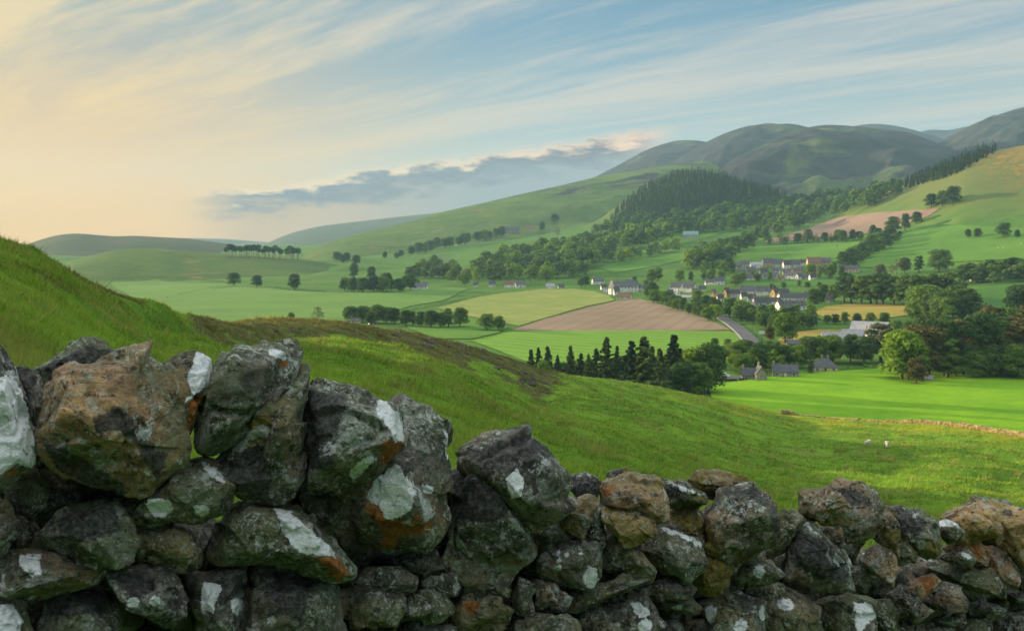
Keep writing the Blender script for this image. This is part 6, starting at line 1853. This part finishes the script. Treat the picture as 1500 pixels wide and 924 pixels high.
# near cottages and farm
house(1099, 556, 25, 17, 6, 'stone', 'slate', 'stone cottage with slate roof, leftmost beside the meadow', None, near=True, rise_f=0.55, chim=1, dep=0.5)
house(1113, 557, 20, 21, -74, 'stone', 'slate', 'stone gable of the left cottage facing the meadow', None, near=True, rise_f=0.48, chim=1, dep=0.9)
house(1150, 552, 36, 18, 3, 'stone', 'slate', 'long stone cottage with slate roof and a white porch', None, near=True, rise_f=0.52, chim=1, dep=0.45)
house(1208, 544, 35, 19, 6, 'cream', 'slate', 'cottage with hipped slate roof at the meadow edge', None, near=True, rise_f=0.58, hip=4.0, dep=0.7)
house(1219, 504, 33, 17, 14, 'white', 'pale', 'white farm building with pale sheet roof, leftmost of the farm', None, near=True, rise_f=0.5, chim=0)
house(1251, 499, 32, 16, 4, 'grey', 'pale', 'grey middle shed of the farm', None, near=True, rise_f=0.55, chim=0, name='shed', cat='shed')
house(1274, 489, 52, 17, -10, 'white', 'pale', 'largest farm shed with pale roof and white end', None, near=True, rise_f=0.6, chim=0, name='shed', cat='shed', wins=False)
house(1272, 500, 17, 18, -68, 'white', 'slate', 'white gabled house in front of the largest farm shed', None, near=True, chim=1)
house(1318, 500, 23, 16, -14, 'cream', 'slate', 'cream house with grey roof right of the farm sheds', None, near=True, rise_f=0.4, chim=1)
house(1338, 488, 19, 9, 6, 'tan', 'red', 'low shed with dull red roof behind the lime trees', None, chim=0, name='shed', cat='shed')
house(1194, 517, 12, 10, 24, 'white', 'pale', 'small white building between garden trees', None, chim=0)
house(1164, 508, 22, 9, 6, 'stone', 'slate', 'low slate roofed house near the road end', None, chim=2)
house(1361, 558, 9, 7, -10, 'tan', 'pale', 'small stone hut in front of the bronze wood', None, chim=0, name='hut', cat='hut', wins=False)

# white porch of the long cottage stands as its own lean-to on the wall: keep as part of the garden fence line


# ------------------------------------------------------------------ car, sign, poles
M_white = plain('white_paint', (0.78, 0.78, 0.78), 0.3, 0.03, spec=0.5)
M_tyre = plain('tyre', (0.02, 0.02, 0.02), 0.9, 0.1)
M_wood = plain('weathered_wood', (0.16, 0.12, 0.085), 0.9, 0.3, 2.0)


def van(u, v, rot, label, col, L=4.6):
    p = hit([u], [v])[0]
    e = empty('parked_van', (float(p[0]), float(p[1]), float(p[2]) + 0.75), -math.atan2(p[0], p[1]) + R(rot))
    props(e, label, 'van')
    prof = [(-L / 2, .35), (-L / 2, 1.0), (-L / 2 + .15, 1.9), (L / 2 - 1.5, 1.95), (L / 2 - .75, 1.15), (L / 2 - .05, 1.0), (L / 2, .35)]
    n = len(prof)
    V = np.array([(x, s * (0.9 if z < 1.2 else 0.8), z) for s in (-1, 1) for x, z in prof])
    q = np.array([[i, (i + 1) % n, n + (i + 1) % n, n + i] for i in range(n)])
    caps = np.array([list(range(n))[::-1], list(range(n, 2 * n))])
    part('body', (V, [q, caps]), col, e)
    gl = merge([box(-L / 2 + .5, L / 2 - 1.6, -0.86, -0.80, 1.22, 1.75), box(-L / 2 + .5, L / 2 - 1.6, 0.80, 0.86, 1.22, 1.75)])
    part('window', gl, M_glass, e)
    for sx in (-L / 2 + .8, L / 2 - .8):
        for sy in (-.85, .85):
            part('wheel', tube((0, -0.1, 0), (0, 0.1, 0), 0.33, 0.33, 14), M_tyre, e, (sx, sy, 0.33))
    return e


van(1060, 555, 4, 'white van parked in the yard left of the cottages', M_white, 5.4)
van(1184, 404, -4, 'small white van parked below the upper village', M_white, 4.6)


def pole(u, v, hpx, label, arm=True):
    p = hit([u], [v])[0]
    h = hpx * math.hypot(p[0], p[1]) / F
    e = empty('telegraph_pole', tuple(float(c) for c in p), -math.atan2(p[0], p[1]))
    props(e, label, 'pole')
    part('post', tube((0, 0, -.5), (0, 0, h), 0.22, 0.15, 8), M_wood, e)
    if arm: part('crossarm', merge([box(-.9, .9, -.07, .07, h - .7, h - .5), box(-.8, -.7, -.05, .05, h - .5, h - .3), box(.7, .8, -.05, .05, h - .5, h - .3)]), M_wood, e)


for a_ in [(1102, 491, 17, 'telegraph pole on the verge right of the road'), (1201, 411, 15, 'telegraph pole below the upper village'), (1226, 364, 11, 'telegraph pole in the smooth green field'), (1153, 372, 9, 'telegraph pole at the left of the smooth green field')]:
    pole(*a_)
p = hit([1116], [506])[0]
e = empty('road_sign', tuple(float(c) for c in p), -math.atan2(p[0], p[1]))
props(e, 'blank white sign board on a dark post beside the road bend', 'sign')
part('post', tube((0, 0, -.4), (0, 0, 8.0), 0.16, 0.14, 8), M_tyre, e)
part('board', box(-1.7, 1.3, -.12, .12, 6.6, 8.2), M_white, e)

# ------------------------------------------------------------------ hedges and field walls
def hedge(pix, h, w, mat, label, name='hedge', dens=2.2, cat='hedge', leaf=0.45, lift=0.0, seed=1):
    rng = np.random.default_rng(seed)
    P = hit([p[0] for p in pix], [p[1] for p in pix])[:, :2]
    seg = np.r_[0, np.cumsum(np.hypot(*np.diff(P, axis=0).T))]
    n = int(seg[-1] * h * dens)
    t = rng.uniform(0, seg[-1], n)
    x = np.interp(t, seg, P[:, 0]); y = np.interp(t, seg, P[:, 1])
    hh = h * (0.75 + 0.45 * fbm(t / 9, t * 0 + seed, oct=3, seed=seed))
    a = rng.uniform(0, PI, n); r = rng.uniform(0.6, 1.0, n)
    ox, oz = np.cos(a) * w / 2 * r, np.sin(a) * r
    d = np.gradient(P, axis=0)[0]; d = (P[-1] - P[0]) / np.linalg.norm(P[-1] - P[0])
    nr = np.array([d[1], -d[0]])
    X_ = x + nr[0] * ox; Y_ = y + nr[1] * ox
    Z_ = surf(X_, Y_) + oz * hh + lift
    C = np.stack([X_, Y_, Z_], 1); c = C.mean(0)
    N_ = np.stack([nr[0] * np.cos(a), nr[1] * np.cos(a), np.sin(a) + 0.2], 1)
    V, Fc = leaf_quads(C - c, N_, leaf, rng)
    o = bpy.data.objects.new(name, mesh_np(name, V, Fc, mat)); o.location = c
    props(link(o), label, cat)
    return o


hs_ = [([(520, 474), (560, 466), (600, 455), (640, 447), (680, 439), (720, 432), (760, 427), (830, 424)], 2.2, 3, L_dark, 'dark hedge between the long misty meadow and the pale crop field'),
       ([(310, 424), (343, 420), (376, 422), (431, 426), (480, 428)], 1.6, 3, L_dark, 'low hedge along the top of the long misty meadow'),
       ([(160, 409), (220, 405), (280, 407), (330, 413)], 1.8, 4, L_rust, 'rusty bracken bank across the left valley'),
       ([(244, 436), (270, 430), (300, 424), (326, 418)], 1.2, 2, L_dark, 'thin hedge slanting across the misty meadow'),
       ([(800, 467), (830, 459), (866, 449), (900, 441)], 1.4, 2.5, L_dark, 'hedge between the pale crop field and the ploughed one'),
       ([(1124, 358), (1180, 356), (1240, 355), (1262, 354)], 2.4, 3, L_dark, 'dark hedge under the pink ploughed field'),
       ([(1318, 335), (1345, 325), (1366, 314), (1384, 303)], 2.2, 3, L_dark, 'hedge along the right edge of the pink ploughed field'),
       ([(1185, 548), (1230, 543), (1270, 538), (1300, 534)], 2.0, 3, L_dark, 'garden hedge between the hipped cottage and the wood'),
       ([(1080, 559), (1105, 560), (1130, 556), (1185, 550)], 1.3, 2, L_mid, 'low garden hedge in front of the stone cottages'),
       ([(700, 500), (740, 488), (752, 484)], 1.2, 2.5, L_mid, 'short hedge by the left tip of the ploughed field'),
       ([(900, 433), (915, 441), (935, 438)], 1.5, 3, L_mid, 'garden hedge around the brown roofed bungalow'),
       ([(600, 352), (660, 338), (720, 322), (800, 308), (860, 296)], 2.0, 4, L_dark, 'wall line across the upper part of the long ridge'),
       ([(560, 366), (620, 357), (700, 346), (740, 343)], 2.0, 3, L_dark, 'hedge line low on the long ridge'),
       ([(700, 362), (780, 346), (830, 336), (862, 330)], 1.8, 3, L_mid, 'hedge below the open green slope'),
       ([(1290, 408), (1340, 402), (1400, 398)], 1.8, 3, L_dark, 'hedge behind the tall row of trees'),
       ([(1262, 536), (1284, 540), (1298, 538)], 2.6, 5, L_lime, 'clump of yellow-green bushes left of the lime trees'),
       ([(1140, 512), (1170, 511), (1200, 508)], 1.8, 4, L_mid, 'garden hedge behind the cottage trees')]
for i, (px_, h_, w_, m_, lab) in enumerate(hs_):
    hedge(px_, h_, w_, m_, lab, seed=i + 1, dens=1.6 if h_ < 3 else 2.0)

# far wall on the brow of the hillside
def crest_pt(u, f=0.985):
    az, _ = azel(u, 620.0)
    D = np.interp(np.degrees(az), _daz, _dD) * f
    return math.sin(az) * D, math.cos(az) * D


def brow_wall(u0, u1, h, label, seed):
    rng = np.random.default_rng(seed)
    us = np.linspace(u0, u1, 120)
    P = np.array([crest_pt(u) for u in us])
    seg = np.r_[0, np.cumsum(np.hypot(*np.diff(P, axis=0).T))]
    parts = []
    V0, F0 = icosphere(2)
    s = 0
    while s < seg[-1]:
        x, y = np.interp(s, seg, P[:, 0]), np.interp(s, seg, P[:, 1])
        z0 = z_near(np.array([x]), np.array([y]))[0]
        u_here = np.interp(s, seg, us)
        top = h * np.interp(u_here, [1144, 1160, 1170, 1300, 1340, 1600], [1.1, 1.1, 0.35, 0.35, 0.9, 1.0]) * rng.uniform(0.75, 1.15)
        z = 0.1
        while z < top:
            r = rng.uniform(0.17, 0.30)
            Vr = V0 * np.array([r * 1.3, r, r * 0.85]) * rng.uniform(0.8, 1.2, (len(V0), 1)) + [x + rng.uniform(-.12, .12), y + rng.uniform(-.12, .12), z0 + z]
            parts.append((Vr, F0)); z += r * 1.2
        s += 0.36
    V, Fc = merge(parts); c = V.mean(0)
    o = bpy.data.objects.new('field_wall', mesh_np('field_wall', V - c, Fc, M_fwall)); o.location = c
    props(link(o), label, 'wall')


M_fwall = plain('field_wall_stone', (0.34, 0.26, 0.13), 0.95, 0.5, 1.2)
brow_wall(1144, 1640, 0.95, 'thin sunlit stone field wall along the brow of the hillside', 4)

# ------------------------------------------------------------------ sheep
M_wool = plain('wool', (0.62, 0.58, 0.48), 1.0, 0.12, 6.0)


def sheep_mesh():
    bm = bmesh.new()
    sk = bm.verts.layers.skin.verify()
    def v(co, r):
        x = bm.verts.new(co); x[sk].radius = r if isinstance(r, tuple) else (r, r); return x
    rump = v((-0.42, 0, 0.68), (0.20, 0.22)); mid = v((-0.1, 0, 0.66), (0.27, 0.28)); sh = v((0.25, 0, 0.68), (0.22, 0.24))
    neck = v((0.46, 0, 0.62), (0.13, 0.14)); hd = v((0.60, 0, 0.42), (0.085, 0.10)); nose = v((0.72, 0, 0.24), (0.05, 0.055))
    for a, b in ((rump, mid), (mid, sh), (sh, neck), (neck, hd), (hd, nose)): bm.edges.new((a, b))
    for sx, at in ((-0.36, rump), (0.26, sh)):
        for sy in (-.13, .13):
            k = v((sx, sy, 0.34), 0.06); f = v((sx + 0.02, sy, 0.03), 0.035)
            bm.edges.new((at, k)); bm.edges.new((k, f))
    tail = v((-0.60, 0, 0.58), 0.045); bm.edges.new((rump, tail))
    for sy in (-.10, .10):
        e_ = v((0.54, sy, 0.50), 0.025); bm.edges.new((hd, e_))
    mid[sk].use_root = True
    me = bpy.data.meshes.new('sheep_skin'); bm.to_mesh(me); bm.free()
    o = bpy.data.objects.new('sheep_skin', me); COL.objects.link(o)
    o.modifiers.new('skin', 'SKIN'); s = o.modifiers.new('sub', 'SUBSURF'); s.levels = 2; s.render_levels = 2
    dg = bpy.context.evaluated_depsgraph_get()
    out = bpy.data.meshes.new_from_object(o.evaluated_get(dg))
    bpy.data.objects.remove(o)
    out.materials.clear(); out.materials.append(M_wool); out.name = 'sheep'
    for p_ in out.polygons: p_.use_smooth = True
    return out


SHEEP = sheep_mesh()
for u, v, near, rz, s, lab in [(1271, 653, True, 200, 1.0, 'left one of two white sheep grazing on the hillside'), (1299, 656, True, 250, 1.0, 'right one of two white sheep grazing on the hillside'),
                           (685, 450, False, 20, 1.6, 'lone sheep in the pale crop field'), (1462, 365, False, 10, 1.7, 'sheep on the gorse hill pasture, left one'), (1470, 364, False, 30, 1.7, 'sheep on the gorse hill pasture, middle one'), (1496, 358, False, 200, 1.7, 'sheep on the gorse hill pasture, right one')]:
    p = hit_near([u], [v])[0][0] if near else hit([u], [v])[0]
    o = bpy.data.objects.new('sheep', SHEEP); o.location = (float(p[0]), float(p[1]), float(p[2]) + (0 if near else 0.4)); o.rotation_euler = (0, 0, R(rz)); o.scale = (s, s, s)
    props(link(o), lab, 'sheep')
    print('sheep', u, np.hypot(p[0], p[1]))
# ------------------------------------------------------------------ grass on the near hillside
def grass_blades(name, n_t, blades, D0, D1, hh, wfac, label, seed, spread=0.14, mat=None, patchy=0.0, amin=-31, amax=31):
    rng = np.random.default_rng(seed)
    az = np.radians(rng.uniform(amin, amax, n_t))
    # equal numbers per ratio of distance, thinned near the viewer
    D = np.exp(rng.uniform(math.log(D0), math.log(D1), n_t))
    azd = np.degrees(az)
    Dc = np.interp(azd, _daz, _dD)
    k = D < Dc * 1.02
    az, D = az[k], D[k]
    x, y = np.sin(az) * D, np.cos(az) * D
    # keep off the wall
    side = (x - WA[0]) * WN[0] + (y - WA[1]) * WN[1]
    k = side < -1.0
    x, y, D = x[k], y[k], D[k]
    if patchy:
        k = fbm(x / 2.2, y / 2.2, oct=3, seed=seed) + rng.normal(size=len(x)) * 0.25 > patchy
        x, y, D = x[k], y[k], D[k]
    z = z_near(x, y)
    n = len(x)
    # clump height follows a slow noise: short grazed turf with rank tufts
    cl = np.clip(0.7 + 1.5 * fbm(x / 1.6, y / 1.6, oct=3, seed=seed + 4), 0.30, 2.0)
    m = n * blades
    rep = lambda a: np.repeat(a, blades)
    X_ = rep(x) + rng.normal(size=m) * spread * (1 + rep(D) / 60); Y_ = rep(y) + rng.normal(size=m) * spread * (1 + rep(D) / 60)
    Z_ = z_near(X_, Y_)
    hgt = rep(cl) * rng.uniform(*hh, m) * (1 + rep(D) / 160)
    w = np.maximum(0.004, rep(D) * wfac) * rng.uniform(0.7, 1.3, m)
    a = rng.uniform(0, 2 * PI, m)
    lean = rng.normal(size=(m, 2)) * 0.55 * hgt[:, None] + np.array([0.25, -0.12]) * hgt[:, None]
    b0 = np.stack([X_ - np.cos(a) * w, Y_ - np.sin(a) * w, Z_ - 0.02], 1)
    b1 = np.stack([X_ + np.cos(a) * w, Y_ + np.sin(a) * w, Z_ - 0.02], 1)
    t = np.stack([X_ + lean[:, 0], Y_ + lean[:, 1], Z_ + hgt], 1)
    V = np.stack([b0, b1, t], 1).reshape(-1, 3)
    Fc = np.arange(m * 3).reshape(m, 3)
    A_ = near_att(X_, Y_)
    tip = np.tile([0.0, 0.0, 1.0], m)
    rnd = np.repeat(rng.uniform(0, 1, m), 3)
    me = mesh_np(name, V, Fc, mat, attrs={'tip': tip, 'rnd': rnd, 'cover': np.repeat(A_['cover'], 3), 'yellow': np.repeat(A_['yellow'], 3)})
    o = bpy.data.objects.new(name, me)
    props(link(o), label, 'grass', kind='stuff')
    print(name, n, m)
    return o


def blade_mat(name, dry=0.0):
    m = NT(name)
    p = m.pos()
    a = m.noise(p, 0.06, 5, 0.6, 0.3); b = m.noise(p, 0.5, 4, 0.7)
    rnd = m.attr('rnd'); tip = m.attr('tip')
    t = m.math('ADD', m.math('MULTIPLY', a, 0.4), m.math('ADD', m.math('MULTIPLY', b, 0.4), m.math('MULTIPLY', rnd, 0.2)))
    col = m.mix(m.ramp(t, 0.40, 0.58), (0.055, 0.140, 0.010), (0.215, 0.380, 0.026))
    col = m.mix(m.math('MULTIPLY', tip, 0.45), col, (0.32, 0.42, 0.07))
    dr = m.noise(m.map(p, loc=(9, 3, 0)), 0.22, 7, 0.7, 0.6)
    f = m.math('MAXIMUM', m.ramp(dr, 0.52, 0.68), m.ramp(rnd, 0.90 - dry, 0.93 - dry))
    col = m.mix(m.math('MULTIPLY', f, 0.7), col, (0.32, 0.28, 0.09))
    cov = m.attr('cover'); yel = m.attr('yellow')
    f3 = m.ramp(m.math('ADD', cov, m.math('MULTIPLY', m.math('SUBTRACT', m.noise(m.map(p, loc=(-9, 33, 0)), 0.35, 7, 0.75, 0.8), 0.5), 2.2)), 0.36, 0.66)
    col = m.mix(m.math('MULTIPLY', f3, 0.85), col, m.mix(rnd, (0.075, 0.085, 0.022), (0.165, 0.125, 0.055)))
    col = m.mix(m.math('MULTIPLY', yel, m.ramp(m.noise(p, 0.9, 5, 0.7), 0.38, 0.55)), col, (0.42, 0.36, 0.03))  # the same sunlit strips painted into the blade colour
    m.base(col)
    m.b.inputs['Roughness'].default_value = 0.7
    m.b.inputs['Specular IOR Level'].default_value = 0.2
    tr = m.node('ShaderNodeBsdfTranslucent', {'Color': col})
    mx = m.node('ShaderNodeMixShader', {0: 0.35, 1: m.b.outputs[0], 2: tr.outputs[0]})
    m.l.new(mx.outputs[0], m.out.inputs['Surface'])
    return m.m


M_blade = blade_mat('grass_blade')
M_blade_dry = blade_mat('dry_grass_blade', 0.7)
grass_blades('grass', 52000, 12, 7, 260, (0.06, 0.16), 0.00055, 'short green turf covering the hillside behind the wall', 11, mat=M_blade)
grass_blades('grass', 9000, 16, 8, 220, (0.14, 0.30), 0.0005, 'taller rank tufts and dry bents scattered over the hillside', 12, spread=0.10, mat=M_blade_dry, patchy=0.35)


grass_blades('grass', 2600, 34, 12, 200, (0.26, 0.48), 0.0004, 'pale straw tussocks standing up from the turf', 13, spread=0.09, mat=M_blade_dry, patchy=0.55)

# rock showing through the knoll: every crag its own thing
def crag(u, v, r, label, seed):
    rng = np.random.default_rng(seed)
    P, ok = hit_near([u], [v])
    c = P[0]
    q = rng.normal(size=(22, 3)); q /= np.linalg.norm(q, axis=1)[:, None]
    p, Fc = rock_points(q * [r * 1.7, r, r * 0.62], 5, 40, seed, rng=rng, cuts=5)
    a = math.radians(-20) + rng.normal() * 0.3
    p = np.stack([p[:, 0] * math.cos(a) - p[:, 1] * math.sin(a), p[:, 0] * math.sin(a) + p[:, 1] * math.cos(a), p[:, 2]], 1)
    o = bpy.data.objects.new('rock', mesh_np('rock', p, Fc, M_crag, smooth=True)); o.location = c + [0, 0, -r * 0.30]
    props(link(o), label, 'rock', 'crags breaking through the turf of the knoll')


M_crag = plain('crag', (0.050, 0.046, 0.042), 0.95, 0.6, 0.8)
_r = np.random.default_rng(3)
for (u0, v0, u1, v1, n, rr, lab) in [(575, 488, 655, 506, 13, 1.5, 'dark crag in the upper rocky band of the knoll'), (660, 508, 735, 536, 12, 1.2, 'dark crag in the middle rocky band of the knoll'),
                                     (735, 540, 815, 573, 14, 1.1, 'dark crag in the lowest rocky band of the knoll'), (395, 480, 470, 492, 4, 0.7, 'small grey crag at the left end of the knoll')]:
    for i in range(n):
        t = _r.uniform(0, 1)
        crag(u0 + (u1 - u0) * t, v0 + (v1 - v0) * t + _r.normal() * 4.5, rr * _r.uniform(0.25, 0.75), lab, int(_r.integers(9999)))
